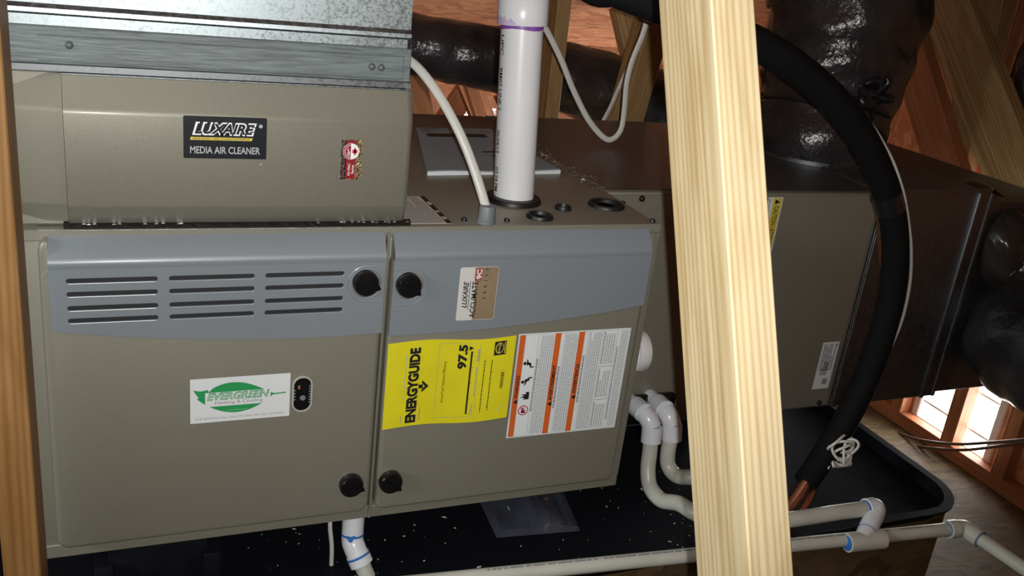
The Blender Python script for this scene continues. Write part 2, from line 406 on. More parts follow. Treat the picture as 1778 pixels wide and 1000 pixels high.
# ================================================================== SETTING
EAVE_Y, EAVE_Z, PITCH, RIDGE_Y = 2.45, .125, .5, -1.35
RIDGE_Z = EAVE_Z + (EAVE_Y - RIDGE_Y) * PITCH
def roofz(y): return EAVE_Z + (EAVE_Y - y) * PITCH if y > RIDGE_Y else RIDGE_Z - (RIDGE_Y - y) * PITCH
XL, XR, YF = -2.55, 2.152, -5.15
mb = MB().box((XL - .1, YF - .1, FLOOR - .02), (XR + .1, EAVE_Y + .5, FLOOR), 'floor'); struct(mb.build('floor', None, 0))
mb = MB()
t = .015
mb.add([(x, y, roofz(y) + d) for d in (0, t) for x in (XL - .1, XR + .1) for y in (2.29, RIDGE_Y, YF - .2)],
       [[0, 1, 4, 3], [1, 2, 5, 4], [6, 7, 10, 9], [7, 8, 11, 10], [0, 3, 9, 6], [2, 5, 11, 8], [0, 1, 7, 6], [1, 2, 8, 7], [3, 4, 10, 9], [4, 5, 11, 10]], 'deck')
struct(mb.build('ceiling', None, 0))
# eave: low wall with an open vent slot under the deck
SX0, SZ0, SZ1 = 1.340, .140, .176
WB = 2.25; zt_ = roofz(WB) + .01
mb = MB().box((XL, WB, FLOOR), (XR, WB + .03, SZ0), 'pine_warm').box((XL, WB, SZ1), (XR, WB + .03, zt_), 'pine_warm')
for a, b in ((XL, SX0), (SX0 + .052, SX0 + .096), (SX0 + .145, XR)): mb.box((a, WB, SZ0), (b, WB + .03, SZ1), 'pine_warm')
mb.box((SX0, WB + .002, SZ0 + .012), (SX0 + .145, WB + .01, SZ0 + .0145), 'pine_warm').box((SX0, WB + .002, SZ0 + .021), (SX0 + .145, WB + .01, SZ0 + .0235), 'pine_warm')
struct(mb.build('wall_back', None, 0))
mb = MB().box((XL, YF, FLOOR), (XR, YF + .02, roofz(YF) + .05), 'deck'); struct(mb.build('wall_front', None, 0))
def gable(name, x0, x1, holes, m):
    "end wall with openings (y0, y1, z0, z1)"
    mb = MB()
    def col(y0, y1, zb0, top):
        ys = [y0] + ([RIDGE_Y] if y0 < RIDGE_Y < y1 else []) + [y1]
        for a, b in zip(ys, ys[1:]):
            za, zb = (roofz(a) + .01, roofz(b) + .01) if top is None else (top, top)
            q = [(a, zb0), (b, zb0), (b, zb), (a, za)]
            mb.add([(x, y, z) for x in (x0, x1) for y, z in q], [[3, 2, 1, 0], [4, 5, 6, 7]] + [[i, (i + 1) % 4, (i + 1) % 4 + 4, i + 4] for i in range(4)], m)
    y = YF
    for a, b, c, d in holes:
        col(y, a, FLOOR, None); col(a, b, FLOOR, c); col(a, b, d, None); y = b
    col(y, WB + .03, FLOOR, None)
    return struct(mb.build(name, None, 0))
WY0, WY1, WZ0, WZ1 = .318, .590, FLOOR + .036, .33
VY0, VY1, VZ0, VZ1 = 1.00, 1.70, FLOOR + .036, .16
gable('wall_right', XR, XR + .02, ((WY0, WY1, WZ0, WZ1), (VY0, VY1, VZ0, VZ1)), 'deck')
gable('wall_left', XL - .02, XL, ((-1.2, -.5, .9, 1.45),), 'deck')  # opening behind the camera, added to let the ambient fill in
# framing of the end wall: bottom plate and studs
PX0 = XR - .040
struct(board('trim_1', ((PX0 + XR) / 2, YF + .05, FLOOR + .019), ((PX0 + XR) / 2, EAVE_Y, FLOOR + .019), .040, .038, X, 'pine_warm', None))
for i, y in enumerate((-.46, -.05, .15, .262, .428, .615)):
    zt = roofz(y) - .02
    struct(board('trim_%d' % (i + 2), ((PX0 + XR) / 2, y, FLOOR + .038), ((PX0 + XR) / 2, y, zt), .040, .038, X, 'pine_warm', None))
# windows: vinyl frame, muntins and pane
def window(name, y0, y1, z0, z1, bars):
    mb = MB(); x0, x1 = XR - .004, XR + .03
    mb.box((x0, y0, z0), (x1, y0 + .022, z1), 'vinyl', .003, 1).box((x0, y1 - .022, z0), (x1, y1, z1), 'vinyl', .003, 1)
    mb.box((x0, y0, z0), (x1, y1, z0 + .004), 'vinyl', .001, 1).box((x0, y0, z1 - .022), (x1, y1, z1), 'vinyl', .003, 1)
    win = struct(mb.build(name, None, 30))
    for z, w in bars:
        MB().box((XR + .006, y0 + .02, z - w / 2), (XR + .02, y1 - .02, z + w / 2), 'vinyl', .001, 1).build('muntin', win, 0)
    MB().box((XR + .010, y0 + .02, z0 + .003), (XR + .014, y1 - .02, z1 - .02), 'glass').build('pane', win, 0)
window('window_1', WY0, WY1, WZ0, WZ1, ((WZ0 + .05, .006), (WZ0 + .155, .005), (WZ0 + .30, .006)))
window('added_window', VY0, VY1, VZ0, VZ1, ((VZ0 + .05, .006), (VZ0 + .155, .005), (VZ0 + .30, .006)))  # unseen window behind the coil, added to light the roof deck

# platform under the pan
plat = thing('equipment_platform', 'low wooden platform of brown strand board under the black drain pan', 'platform', (.75, .4, FLOOR))
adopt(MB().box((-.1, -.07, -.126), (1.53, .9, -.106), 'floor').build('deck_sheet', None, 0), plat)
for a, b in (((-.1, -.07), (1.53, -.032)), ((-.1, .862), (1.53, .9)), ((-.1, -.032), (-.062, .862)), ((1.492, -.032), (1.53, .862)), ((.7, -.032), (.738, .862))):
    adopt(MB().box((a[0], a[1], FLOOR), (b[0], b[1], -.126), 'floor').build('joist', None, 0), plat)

# ================================================================== DRAIN PAN
pan = thing('drain_pan', 'wide shallow black plastic drain pan under the furnace', 'drain pan', (.75, .4, -.105))
def po(ins, z, r): return [Vector((x, y, z)) for x, y in rrect(-.075 + ins, 1.565 - ins, -.105 + ins, .90 - ins, r, 7)]
mb = MB().rings([po(.018, -.105, .09), po(.012, -.084, .09), po(0, -.083, .1), po(0, -.079, .1), po(.017, -.079, .085), po(.024, -.100, .085)], 'pan', cap0=True, cap1=True)
adopt(mb.build('tray', None, 30), pan)
# bits of wood and dust lying in the pan: nobody could count them
mb = MB()
for i in range(190):
    x = random.uniform(.1, 1.05); y = random.uniform(-.07, .22); s = random.uniform(.0004, .0017) * (2.0 if random.random() < .1 else 1)
    a = random.uniform(0, 6.3); u = Vector((math.cos(a), math.sin(a), 0)) * s * random.uniform(1, 2.2); v = Vector((-math.sin(a), math.cos(a), 0)) * s * .7; o = Vector((x, y, -.0998))
    h = Vector((0, 0, random.uniform(.0006, .002)))
    mb.add([o - u - v, o + u - v * .5, o + u * .6 + v, o - u * .8 + v * .7, o + h], [[0, 1, 4], [1, 2, 4], [2, 3, 4], [3, 0, 4], [3, 2, 1, 0]], 'dust')
tag(mb.build('sawdust', None, 0), 'pale flecks of sawdust scattered over the black pan', 'debris', kind='stuff')

# ================================================================== FURNACE
fur = thing('furnace', 'taupe gas furnace lying on its side with two blue-grey trimmed doors', 'furnace', (.42, .37, 0))
def fp(mb, name, smooth=35, parent=None):
    o = mb.build(name, None, smooth)
    if parent is None: return adopt(o, fur)
    o.parent = parent; o.matrix_parent_inverse = parent.matrix_parent_inverse.copy() if False else (Matrix.Translation(fur.location)).inverted() @ Matrix.Identity(4)
    o.matrix_parent_inverse = Matrix.Identity(4)      # the part itself sits at the world origin of its own mesh
    return o
mb = MB().box((0, 0, 0), (L_, D_, H_), 'taupe', .003, 2)
# turned flanges round the front opening
mb.box((.0, -.0025, 0), (L_, 0.002, .0195), 'taupe', .001, 1).box((0, -.0025, H_ - .012), (L_, .002, H_ + .0012), 'taupe', .001, 1)
mb.box((.425, -.010, .004), (.4285, .001, H_ - .006), 'taupe', .001, 1)
mb.box((L_ - .012, -.0022, .0197), (L_ + .001, .03, H_ - .0125), 'taupe', .001, 1)
fp(mb, 'cabinet')

DY = -.018                                   # face of the doors
bd = fp(pillow(pillow(MB(), .0188, .4222, .0215, .4105, 0, DY, .016, .006, 'taupe'), .0188, .0288, .30, .4385, 0, DY + .0004, .016, .006, 'taupe', tl=True), 'blower_door')
ud = fp(pillow(MB(), .4315, .8205, .0215, .4105, 0, DY, .012, .006, 'taupe'), 'burner_door')

def curve_plate(outer, holes, y0, th, m):
    "flat plate with holes in the x-z plane, facing -y"
    c = bpy.data.curves.new('c', 'CURVE'); c.dimensions = '2D'; c.fill_mode = 'BOTH'; c.extrude = th / 2; c.bevel_depth = .0007; c.bevel_resolution = 1
    for pl in [outer] + holes:
        sp = c.splines.new('POLY'); sp.points.add(len(pl) - 1); sp.use_cyclic_u = True
        for p, q in zip(sp.points, pl): p.co = (q[0], q[1], 0, 1)
    o = bpy.data.objects.new('c', c); COL.objects.link(o); me = bpy.data.meshes.new_from_object(o)
    vs = [(v.co.x, y0 - v.co.z, v.co.y) for v in me.vertices]; fs = [list(p.vertices) for p in me.polygons]
    bpy.data.objects.remove(o); bpy.data.curves.remove(c); bpy.data.meshes.remove(me)
    return vs, fs
def circ(cx, cz, r, n=28): return [(cx + r * math.cos(2 * math.pi * k / n), cz + r * math.sin(2 * math.pi * k / n)) for k in range(n)]
def roll(mb, x0, x1, zc, m, xr=None):
    "rolled upper edge of a trim panel from the crease at zc back to the cabinet top"
    prof = [(DY - .0035, zc - .001), (DY - .0045, zc + .004), (DY - .004, zc + .008), (DY - .0015, zc + .0115), (DY + .008, zc + .026), (-.002, zc + .034), (.002, zc + .034), (.002, zc - .001)]
    vs = []; n = len(prof)
    for x in (x0, x1): vs += [(x, y, z) for y, z in prof]
    mb.add(vs, [list(range(n))[::-1], list(range(n, 2 * n))] + [[i, (i + 1) % n, (i + 1) % n + n, i + n] for i in range(n)], m)
slots = []
for r, z in enumerate((.3898, .3733, .3558, .3400)):
    for (a, b) in ((.0455, .1452), (.1568, .2572), (.2690, .3686)):
        slots.append(rrect(a, b, z - .0036, z + .0036, .0035, 4))
k1, k2, k3, k4 = (.3962, .3765), (.4540, .3715), (.3935, .0722), (.4505, .0702)
def arc_edge(x0, x1, z0, zm, z1, n=14):
    out = []
    for i in range(n + 1):
        t = i / n; out.append((x0 + (x1 - x0) * t, (1 - t) ** 2 * z0 + 2 * t * (1 - t) * (2 * zm - (z0 + z1) / 2) + t * t * z1))
    return out
outer1 = [(.0285, .4055), (.0285, .332)] + arc_edge(.0315, .4218, .3275, .3062, .3040) + [(.4218, .4055)]
vs_, fs_ = curve_plate(outer1, slots + [circ(k1[0] + .0015, k1[1] - .0015, .0200)], DY - .0012, .002, 'blue')
mb = MB().add(vs_, fs_, 'blue'); roll(mb, .0285, .4218, .4055, 'blue')
def tab(mb, cx, cz, r, xe):
    "raised bead round the latch pocket, open towards the door gap"
    sgn = 1 if xe > cx else -1; pts = [(xe, DY - .0024, cz + r)]
    for k in range(17):
        a = math.radians(90 + sgn * 180 * k / 16); pts.append((cx + r * math.cos(a), DY - .0024, cz + r * math.sin(a)))
    pts.append((xe, DY - .0024, cz - r)); mb.tube(pts, .0013, 'blue', 8, 0)
tab(mb, k1[0] + .001, k1[1] - .002, .0245, .4213)
lab(fp(mb, 'trim_panel', 30, bd), 'blue-grey plastic trim with twelve air slots')
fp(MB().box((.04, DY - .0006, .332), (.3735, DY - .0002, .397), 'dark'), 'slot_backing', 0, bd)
outer2 = [(.4335, .4055), (.4335, .2985)] + arc_edge(.4345, .8195, .2985, .3050, .3262) + [(.8190, .4055)]
vs_, fs_ = curve_plate(outer2, [circ(k2[0] + .0015, k2[1] - .0015, .0200)], DY - .0012, .002, 'blue')
mb = MB().add(vs_, fs_, 'blue'); roll(mb, .4335, .8175, .4055, 'blue'); tab(mb, k2[0] + .002, k2[1] - .003, .0255, .4345)
lab(fp(mb, 'trim_panel', 30, ud), 'plain blue-grey plastic trim with slanting lower edge')

def knob(c, ang, door, deep):
    mb = MB(); x, z = c; y = DY - (.001 if deep else 0)
    mb.lathe((x, y, z), (0, -1, 0), [(.0168, 0), (.0170, .006), (.0165, .0095), (.015, .0115), (.008, .0122), (.0001, .0124)], 'black', 28)
    c1, s1 = math.cos(ang), math.sin(ang); fr = (Vector((x, y, z)), Vector((c1, 0, s1)), Vector((-s1, 0, c1)), Vector((0, -1, 0)))
    mb.prism([(.010, -.0095), (.0200, -.0055), (.0200, -.0035), (.0155, .002), (.006, .003)], .0005, .0095, fr, 'black')
    mb.prism([(-.014, -.0012), (.014, -.0012), (.014, .0012), (-.014, .0012)], .011, .0142, fr, 'black')
    lab(fp(mb, 'latch_knob', 40, door), 'glossy black quarter-turn latch knob')
knob(k1, -.15, bd, True); knob(k2, -.45, ud, True); knob(k3, -.2, bd, False); knob(k4, -.5, ud, False)
# sight window with control board behind it
mb = MB(); sx, sz = .3208, .2203
R = []
for ins, y in ((0, DY + .001), (0, DY - .0015), (.0006, DY - .0025), (.0022, DY - .0025), (.0026, DY - .0012)):
    R.append([Vector((a, y, b)) for a, b in rrect(sx - .0135 + ins, sx + .0135 - ins, sz - .0265 + ins, sz + .0265 - ins, .0132 - ins, 7)])
mb.rings(R, 'sightrim', cap0=False, cap1=False)
mb.prism(rrect(-.0115, .0115, -.0245, .0245, .0112, 7), 0, .0008, (Vector((sx, DY - .0002, sz)), X, Z, -Y), 'black')
for k in range(7): mb.box((sx + .0085, DY - .0022, sz - .013 + k * .004), (sx + .0112, DY - .0012, sz - .0115 + k * .004), 'conn')
for k in range(4): mb.box((sx - .0112, DY - .0022, sz - .008 + k * .0045), (sx - .009, DY - .0012, sz - .0062 + k * .0045), 'conn')
mb.lathe((sx + .001, DY - .001, sz - .006), (0, -1, 0), [(.004, 0), (.003, .001), (.0001, .0013)], 'conn', 12)
mb.box((sx - .006, DY - .0018, sz + .008), (sx - .003, DY - .001, sz + .011), 'rose').box((sx - .006, DY - .0018, sz + .0112), (sx - .003, DY - .001, sz + .013), 'goldlab')
lab(fp(mb, 'sight_window', 30, bd), 'small oval sight window onto the control board')

# ---- installer's sticker
e = Decal((.1803, DY - .0002, .1893), X, Z, -Y, .1245, .0630, 'paper', .0006)
def leaf(f0, f1, lo, hi, n=24):
    "slice of the leaf between two heights as a polygon"
    up = []; dn = []
    for i in range(n + 1):
        t = i / n; u = .008 + .096 * t
        top = .0335 + .0205 * math.sin(math.pi * min(1, max(0, (t - .0)) ) ** .9) * (1 if t > .2 else .35 + .65 * (t / .2) ** 1.5)
        bot = .0335 - .0235 * math.sin(math.pi * (t * .93 + .07 * t)) ** .8 if 0 < t < 1 else .0335
        up.append((u, min(hi, max(lo, top + .0015)))); dn.append((u, max(lo, min(hi, bot + .002))))
    return up, dn
up, dn = leaf(0, 1, 0, 1)
for i in range(len(up) - 1):
    a, b, c, d = dn[i], dn[i + 1], up[i + 1], up[i]
    e.poly([a, b, c, d], 'green', 1)
e.poly([(.0035, .0475), (.012, .0455), (.022, .047), (.022, .030), (.0125, .032)], 'green', 1.5)
e.poly([(.018, .0225), (.0995, .0225), (.0995, .0425), (.018, .0425)], 'paper', 2)
e.poly([(.100, .0335), (.119, .0345), (.1195, .0375), (.118, .0362), (.100, .0355)], 'green', 2)
e.text('EVERGREEN', .020, .0985, .0312, .0420, 'green', .045, .25, 3); e.text('EVERGREEN', .0210, .0980, .0322, .0408, 'paper', -.02, .25, 4)
e.text('Heating & Cooling', .030, .0895, .0240, .0302, 'greyink', .004, 0, 3)
e.strokes(.046, .071, .0148, .0170, 1, 'palegreen', .6, 2, .0022)
e.text('FOR SERVICE CALL (541) 971-2435 OR (541) 639-8760', .006, .1165, .0035, .0072, 'greyink', .002, 0, 3)
lab(fp(e, 'sticker', 0, bd), 'white installer sticker with a green leaf logo')

# ---- product badge (reads upwards)
b = Decal((.5808, DY - .0031, .3162), Z, -X, -Y, .0775, .0558, 'silverlab', .003)
b.poly(rrect(.0006, .0770, .0006, .0300, .0025, 3), 'goldlab', 1); b.poly([(.0006, .024), (.077, .024), (.077, .0325), (.0006, .0325)], 'goldlab', 1.6)
b.poly([(.0575, .0235), (.0765, .0235), (.0765, .0345), (.0575, .0345)], 'rose', 2.2)
b.text('LUXAIRE', .0185, .0575, .0420, .0495, 'ink', .025, .3, 3); b.rect(.016, .0575, .0395, .0403, 'ink', 2)
b.text('ACCLIMATE', .0035, .0570, .0285, .0370, 'ink', .02, 0, 3)
b.text('9C', .0605, .0745, .0245, .0320, 'white', .02, 0, 4)
b.text('SERIES', .0305, .0755, .0155, .0200, 'ink', .012, 0, 3, 2.6)
lab(fp(b, 'badge', 0, ud), 'silver and gold foil product badge')

# ---- yellow efficiency label (reads upwards), paper slightly buckled
EW, EH = .131, .1865
def buckle(u, v):
    t = v / EH; return (.0022 * math.sin(2 * math.pi * (1 - t) * 1.15 - .3) , 0, .0012 + .0022 * (.5 + .5 * math.sin(2 * math.pi * t * 1.2 + 1.0)))
g = Decal((.6190, DY - .0002, .1566), Z, -X, -Y, EW, EH, 'yellow', 0, .0003, buckle, (8, 26))
def ea(a): return EH * (1 - a)
g.text('ENERGYGUIDE', .005, .1205, ea(.252), ea(.168), 'ink', .055, 0, 3)
g.strokes(.042, .112, ea(.150), ea(.140), 1, 'lgrey', .6, 1); g.strokes(.006, .017, ea(.140), ea(.130), 1, 'greyink', .6, 1); g.strokes(.008, .028, ea(.285), ea(.272), 1, 'greyink', .6, 1)
g.rect(.0575, .0635, ea(.290), ea(.255), 'ink', 3); g.poly([(.0515, ea(.283)), (.0605, ea(.335)), (.0695, ea(.283)), (.0665, ea(.277)), (.0605, ea(.305)), (.0545, ea(.277))], 'ink', 3)
g.frame(.009, .125, ea(.720), ea(.395), .0004, 'greyink')
g.text('Annual Fuel Utilization Efficiency', .033, .098, ea(.465), ea(.437), 'ink', .006, 0, 3)
g.text('97.5', .086, .1235, ea(.622), ea(.548), 'ink', .05, 0, 3)
g.poly([(.1145, ea(.632)), (.1215, ea(.632)), (.118, ea(.668))], 'ink', 3)
g.rect(.014, .1130, ea(.662), ea(.648), 'ink', 2)
for k in range(5): g.rect(.014 + .0245 * k, .0146 + .0245 * k, ea(.676), ea(.660), 'ink', 2)
g.strokes(.012, .030, ea(.70), ea(.684), 2, 'greyink', .6); g.strokes(.097, .116, ea(.72), ea(.70), 2, 'greyink', .6); g.strokes(.042, .088, ea(.712), ea(.700), 1, 'greyink', .6)
g.strokes(.018, .098, ea(.772), ea(.760), 1, 'ink', .6); g.strokes(.020, .098, ea(.830), ea(.818), 1, 'ink', .6); g.poly([(.015, ea(.772)), (.0165, ea(.772)), (.0165, ea(.762)), (.015, ea(.762))], 'ink'); g.poly([(.017, ea(.830)), (.0185, ea(.830)), (.0185, ea(.820)), (.017, ea(.820))], 'ink')
g.rect(.104, .1255, ea(.925), ea(.830), 'ink', 2)
g.poly([(.1065 + .0085 * (1 + math.cos(k / 20 * 2 * math.pi)) , ea(.872) + .0062 * math.sin(k / 20 * 2 * math.pi)) for k in range(20)], 'yelink', 3)
g.poly([(.108 + .0072 * (1 + math.cos(k / 20 * 2 * math.pi)) , ea(.873) + .005 * math.sin(k / 20 * 2 * math.pi)) for k in range(20)], 'ink', 4)
g.text('energy', .1070, .1235, ea(.885), ea(.862), 'yelink', .004, .35, 5); g.strokes(.106, .1235, ea(.922), ea(.908), 1, 'yelink', .6, 3, .003)
u = .0500
while u < .0760: w = random.uniform(.0004, .0013); g.rect(u, u + w, ea(.935), ea(.908), 'ink', 1); u += w + random.uniform(.0004, .001)
g.strokes(.012, .034, ea(.935), ea(.924), 1, 'lgrey', .6)
lab(fp(g, 'efficiency_label', 0, ud), 'bright yellow energy label reading 97.5')

# ---- warning label (reads upwards)
WW, WH = .1690, .1825
w = Decal((.8066, DY - .0002, .1200), Z, -X, -Y, WW, WH, 'paper', .0008)
def wa(a): return WH * (1 - a)
w.frame(.0018, WW - .0018, .002, WH - .002, .0004, 'greyink')
for a0, a1, st, u0, u1 in ((.014, .062, 'WARNING', .066, .103), (.318, .370, 'AVERTISSEMENT', .058, .116), (.528, .580, 'ADVERTENCIA', .066, .116)):
    w.rect(.002, WW - .002, wa(a1), wa(a0), 'orange'); w.text(st, u0, u1, wa(a1 - .009), wa(a0 + .012), 'ink', .03, 0, 3)
    w.poly([(u0 - .010, wa(a1 - .006)), (u0 - .002, wa(a1 - .006)), (u0 - .006, wa(a0 + .006))], 'ink', 3)
for a in (.175, .200, .405, .618): w.rect(.002, WW - .002, wa(a + .0024), wa(a), 'greyink')
# pictograms: no-smoking ring, flame, bursting figure, falling figure
cu, cv = .045, wa(.118)
ring = [(cu + .0082 * math.cos(k / 24 * 6.2832), cv + .0082 * math.sin(k / 24 * 6.2832)) for k in range(24)]; w.poly(ring, 'redink', 2)
w.poly([(cu + .0066 * math.cos(k / 24 * 6.2832), cv + .0066 * math.sin(k / 24 * 6.2832)) for k in range(24)], 'paper', 3)
w.poly([(cu - .0045, cv - .003), (cu + .001, cv - .003), (cu + .001, cv + .003), (cu - .0045, cv + .003)], 'ink', 4); w.poly([(cu + .0015, cv - .0005), (cu + .005, cv - .0005), (cu + .005, cv + .0015), (cu + .0015, cv + .0015)], 'ink', 4)
w.poly([(cu - .0055, cv - .0045), (cu - .0045, cv - .0055), (cu + .0055, cv + .0045), (cu + .0045, cv + .0055)], 'redink', 5)
cu = .069; w.poly([(cu - .006, cv - .0065), (cu + .006, cv - .0065), (cu + .0062, cv), (cu + .003, cv - .002), (cu + .0025, cv + .006), (cu - .0003, cv + .001), (cu - .002, cv + .008), (cu - .004, cv), (cu - .0062, cv + .003)], 'ink', 3)
def figure(cu, s):
    w.poly([(cu + .0026 * math.cos(k / 14 * 6.2832) - .001 * s, cv + .0065 + .0026 * math.sin(k / 14 * 6.2832)) for k in range(14)], 'ink', 3)
    w.poly([(cu - .003, cv + .0035), (cu + .003, cv + .0035), (cu + .0045 * s, cv - .002), (cu + .001, cv - .003)], 'ink', 3)
    w.poly([(cu + .001, cv - .002), (cu + .006 * s, cv - .0015), (cu + .0065 * s, cv - .008), (cu + .0045 * s, cv - .008), (cu + .004 * s, cv - .0035), (cu + .0, cv - .004)], 'ink', 3)
    w.poly([(cu - .002, cv + .003), (cu - .007 * s, cv + .004), (cu - .007 * s, cv + .0025), (cu - .001, cv)], 'ink', 3)
figure(.093, 1); figure(.121, -1)
w.strokes(.042, .128, wa(.197), wa(.178), 1, 'greyink', .7); w.strokes(.004, .165, wa(.312), wa(.205), 6, 'lgrey', .62)
w.strokes(.044, .126, wa(.400), wa(.375), 1, 'greyink', .7); w.strokes(.004, .165, wa(.522), wa(.412), 6, 'lgrey', .62)
w.strokes(.050, .128, wa(.612), wa(.588), 1, 'greyink', .7); w.strokes(.004, .165, wa(.742), wa(.625), 6, 'lgrey', .62)
for u0, u1 in ((.004, .048), (.056, .104), (.112, .165)):
    w.strokes(u0, u1, wa(.775), wa(.758), 1, 'greyink', .7); w.strokes(u0, u1 - .004, wa(.870), wa(.780), 4, 'lgrey', .62)
w.rect(.0515, .0523, wa(.88), wa(.752), 'greyink'); w.rect(.1075, .1083, wa(.88), wa(.752), 'greyink'); w.rect(.002, WW - .002, wa(.8825), wa(.880), 'greyink'); w.rect(.002, WW - .002, wa(.7515), wa(.7495), 'greyink')
w.strokes(.016, .140, wa(.908), wa(.890), 1, 'greyink', .7); w.strokes(.004, .165, wa(.980), wa(.915), 4, 'lgrey', .62)
lab(fp(w, 'warning_label', 0, ud), 'white warning label with three orange bands')

# ---- things on the top face
def ringplug(name, x, y, r, depth, label):
    mb = MB().lathe((x, y, H_), (0, 0, 1), [(r, 0), (r * 1.0, .003), (r * .93, .0055), (r * .80, .0055), (r * .74, .003), (r * .70, -.001), (r * .62, .0012), (r * .55, .0012), (r * .5, 0), (.0001, 0)], 'rubber', 30)
    lab(fp(mb, name, 40), label)
ringplug('knockout_plug', .659, .036, .0195, 0, 'black rubber knockout plug nearest the front edge'); ringplug('knockout_plug', .7145, .0765, .0125, 0, 'smallest black knockout plug'); ringplug('knockout_plug', .795, .092, .0285, 0, 'largest black knockout plug near the end of the cabinet')
mb = MB().lathe((.652, .1215, H_), (0, 0, 1), [(.0425, 0), (.0425, .003), (.040, .007), (.034, .008), (.0305, .008), (.0305, 0)], 'rubber', 32)
fp(mb, 'pipe_grommet', 40)
for x, y in ((.5405, .025), (.6025, .0215), (.831, .012)):
    fp(MB().lathe((x, y, H_), (0, 0, 1), [(.0042, 0), (.0042, .002), (.003, .0045), (.0001, .005)], 'screw', 10), 'screw', 40)
fp(MB().lathe((.5695, .0165, H_), (0, 0, 1), [(.0135, 0), (.0135, .004), (.0122, .005), (.0118, .021), (.0105, .024), (.0001, .024)], 'conn', 20), 'cable_connector', 40)
d = Decal((.4600, .010, H_), Y, -X, Z, .132, .0, 'paper') if False else Decal((.5195, .0125, H_), Y, -X, Z, .129, .070, 'silverlab', .0008)
d.rect(0.0, .129, .0, .0075, 'ink', 1); d.rect(.018, .030, .001, .0065, 'silverlab', 2); d.rect(.05, .058, .001, .0065, 'silverlab', 2); d.rect(.085, .10, .001, .0065, 'silverlab', 2)
d.strokes(.004, .125, .010, .066, 13, 'greyink', .5, 1, .006)
lab(fp(d, 'rating_plate', 0), 'silver rating plate with a black border')
# short white pipe stub on the end of the cabinet that faces the coil
mb = MB().lathe((L_ - .004, .055, .213), (1, 0, 0), [(.030, 0), (.030, .024), (.0345, .025), (.0345, .044), (.032, .047), (.0001, .048)], 'pvc', 32)
lab(fp(mb, 'capped_stub', 40), 'white capped pipe stub on the end of the cabinet')

# ================================================================== MEDIA AIR CLEANER
ac = thing('air_cleaner', 'taupe media air cleaner box standing on the furnace', 'air cleaner', (.22, .3, H_))
CZ0, CZ1 = .4445, .6235
def cp(mb, name, smooth=35): return adopt(mb.build(name, None, smooth), ac)
mb = MB().box((.001, .008, CZ0 + .004), (.444, .66, CZ1), 'taupe', .002, 1)
cp(mb, 'housing')
def casing(mb, x0, x1, dy, rx, m):
    prof = [(.004, .6225), (-.002, .6215), (-.0168, .5905), (-.0180, .5882), (-.0188, .5864), (-.0193, .5846), (-.0195, .5825), (-.0195, .4800), (-.0180, .4770), (-.0045, .4545), (.004, .4530)]
    n = len(prof); vs = []
    tilt = 0 if rx else .010
    xs = [(x0, 0), (x1 - rx, 0), (x1 - rx * .4, .15), (x1 - rx * .1, .5), (x1, 1)] if rx else [(x0, 0), (x1, 0)]
    for x, t in xs: vs += [(x, y + dy + (tilt if x == x0 else 0) + (0.004 - y) * t * .9, z - (z - .54) * .02 * t) for y, z in prof]
    k = len(xs)
    fs = [list(range(n))[::-1], list(range((k - 1) * n, k * n))] + [[j * n + i, j * n + (i + 1) % n, (j + 1) * n + (i + 1) % n, (j + 1) * n + i] for j in range(k - 1) for i in range(n)]
    mb.add(vs, fs, m)
mb = MB(); casing(mb, .0005, .0518, .0075, 0, 'taupe'); cp(mb, 'end_section')
mb = MB(); casing(mb, .0525, .4475, 0, .010, 'taupe'); door = cp(mb, 'access_door', 50)
cp(MB().box((.0525, -.003, .6218), (.4425, .02, .6238), 'galv', .0006, 1), 'top_lip', 30)
mb = MB(); n = 70                                           # dark strip painting the shade under the door, edged with foil bits
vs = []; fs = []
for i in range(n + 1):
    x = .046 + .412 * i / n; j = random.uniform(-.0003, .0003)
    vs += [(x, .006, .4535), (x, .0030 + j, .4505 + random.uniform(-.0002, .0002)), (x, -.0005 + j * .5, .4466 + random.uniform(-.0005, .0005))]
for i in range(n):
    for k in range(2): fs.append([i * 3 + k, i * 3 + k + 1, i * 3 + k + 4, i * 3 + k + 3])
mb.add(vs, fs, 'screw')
for i in list(range(1, 22)) + list(range(48, 69)):
    if random.random() < .4: continue
    x = random.uniform(-.002, .002) + .048 + .0059 * i; h = .4522 + random.uniform(-.0004, .0008); mb.add([(x, -.0046, h), (x + .0046, -.0046, h + random.uniform(-.0004, .0004)), (x + .0036, -.0036, h + .0012), (x + .001, -.0038, h + .0009)], [[0, 1, 2, 3]], 'foil')
cp(mb, 'gap_shade_and_foil', 0)
mb = MB().box((.02, -.004, .4450), (.46, .004, .4462), 'foil', .0004, 1); cp(mb, 'foil_strip', 0)
# plate: outlined wordmark over a gold bar
q = Decal((.1750, -.0197, .5365), X, Z, -Y, .0925, .0490, 'logoblack', .0015)
q.text('LUXAIRE', .0095, .0810, .0270, .0425, 'white', .075, .3, 2); q.text('LUXAIRE', .0122, .0788, .0287, .0408, 'logoblack', .035, .3, 3)
q.poly([(.007, .0215), (.0755, .0215), (.0767, .0250), (.008, .0250)], 'yelink', 2); q.text('HEATING * AIR CONDITIONING', .010, .0735, .0222, .0243, 'ink', .01, .3, 3)
q.poly([(.0855 + .0022 * math.cos(k / 16 * 6.2832), .0392 + .0022 * math.sin(k / 16 * 6.2832)) for k in range(16)], 'lgrey', 2)
q.text('MEDIA AIR CLEANER', .0072, .0852, .0058, .0142, 'lgrey', .018, 0, 2)
o_ = q.build('brand_plate', None, 0); o_.parent = door; lab(o_, 'black plate with white outlined lettering')
q = Decal((.3822, -.0197, .5130), Z, -X, -Y, .0500, .0262, 'holo', .002)
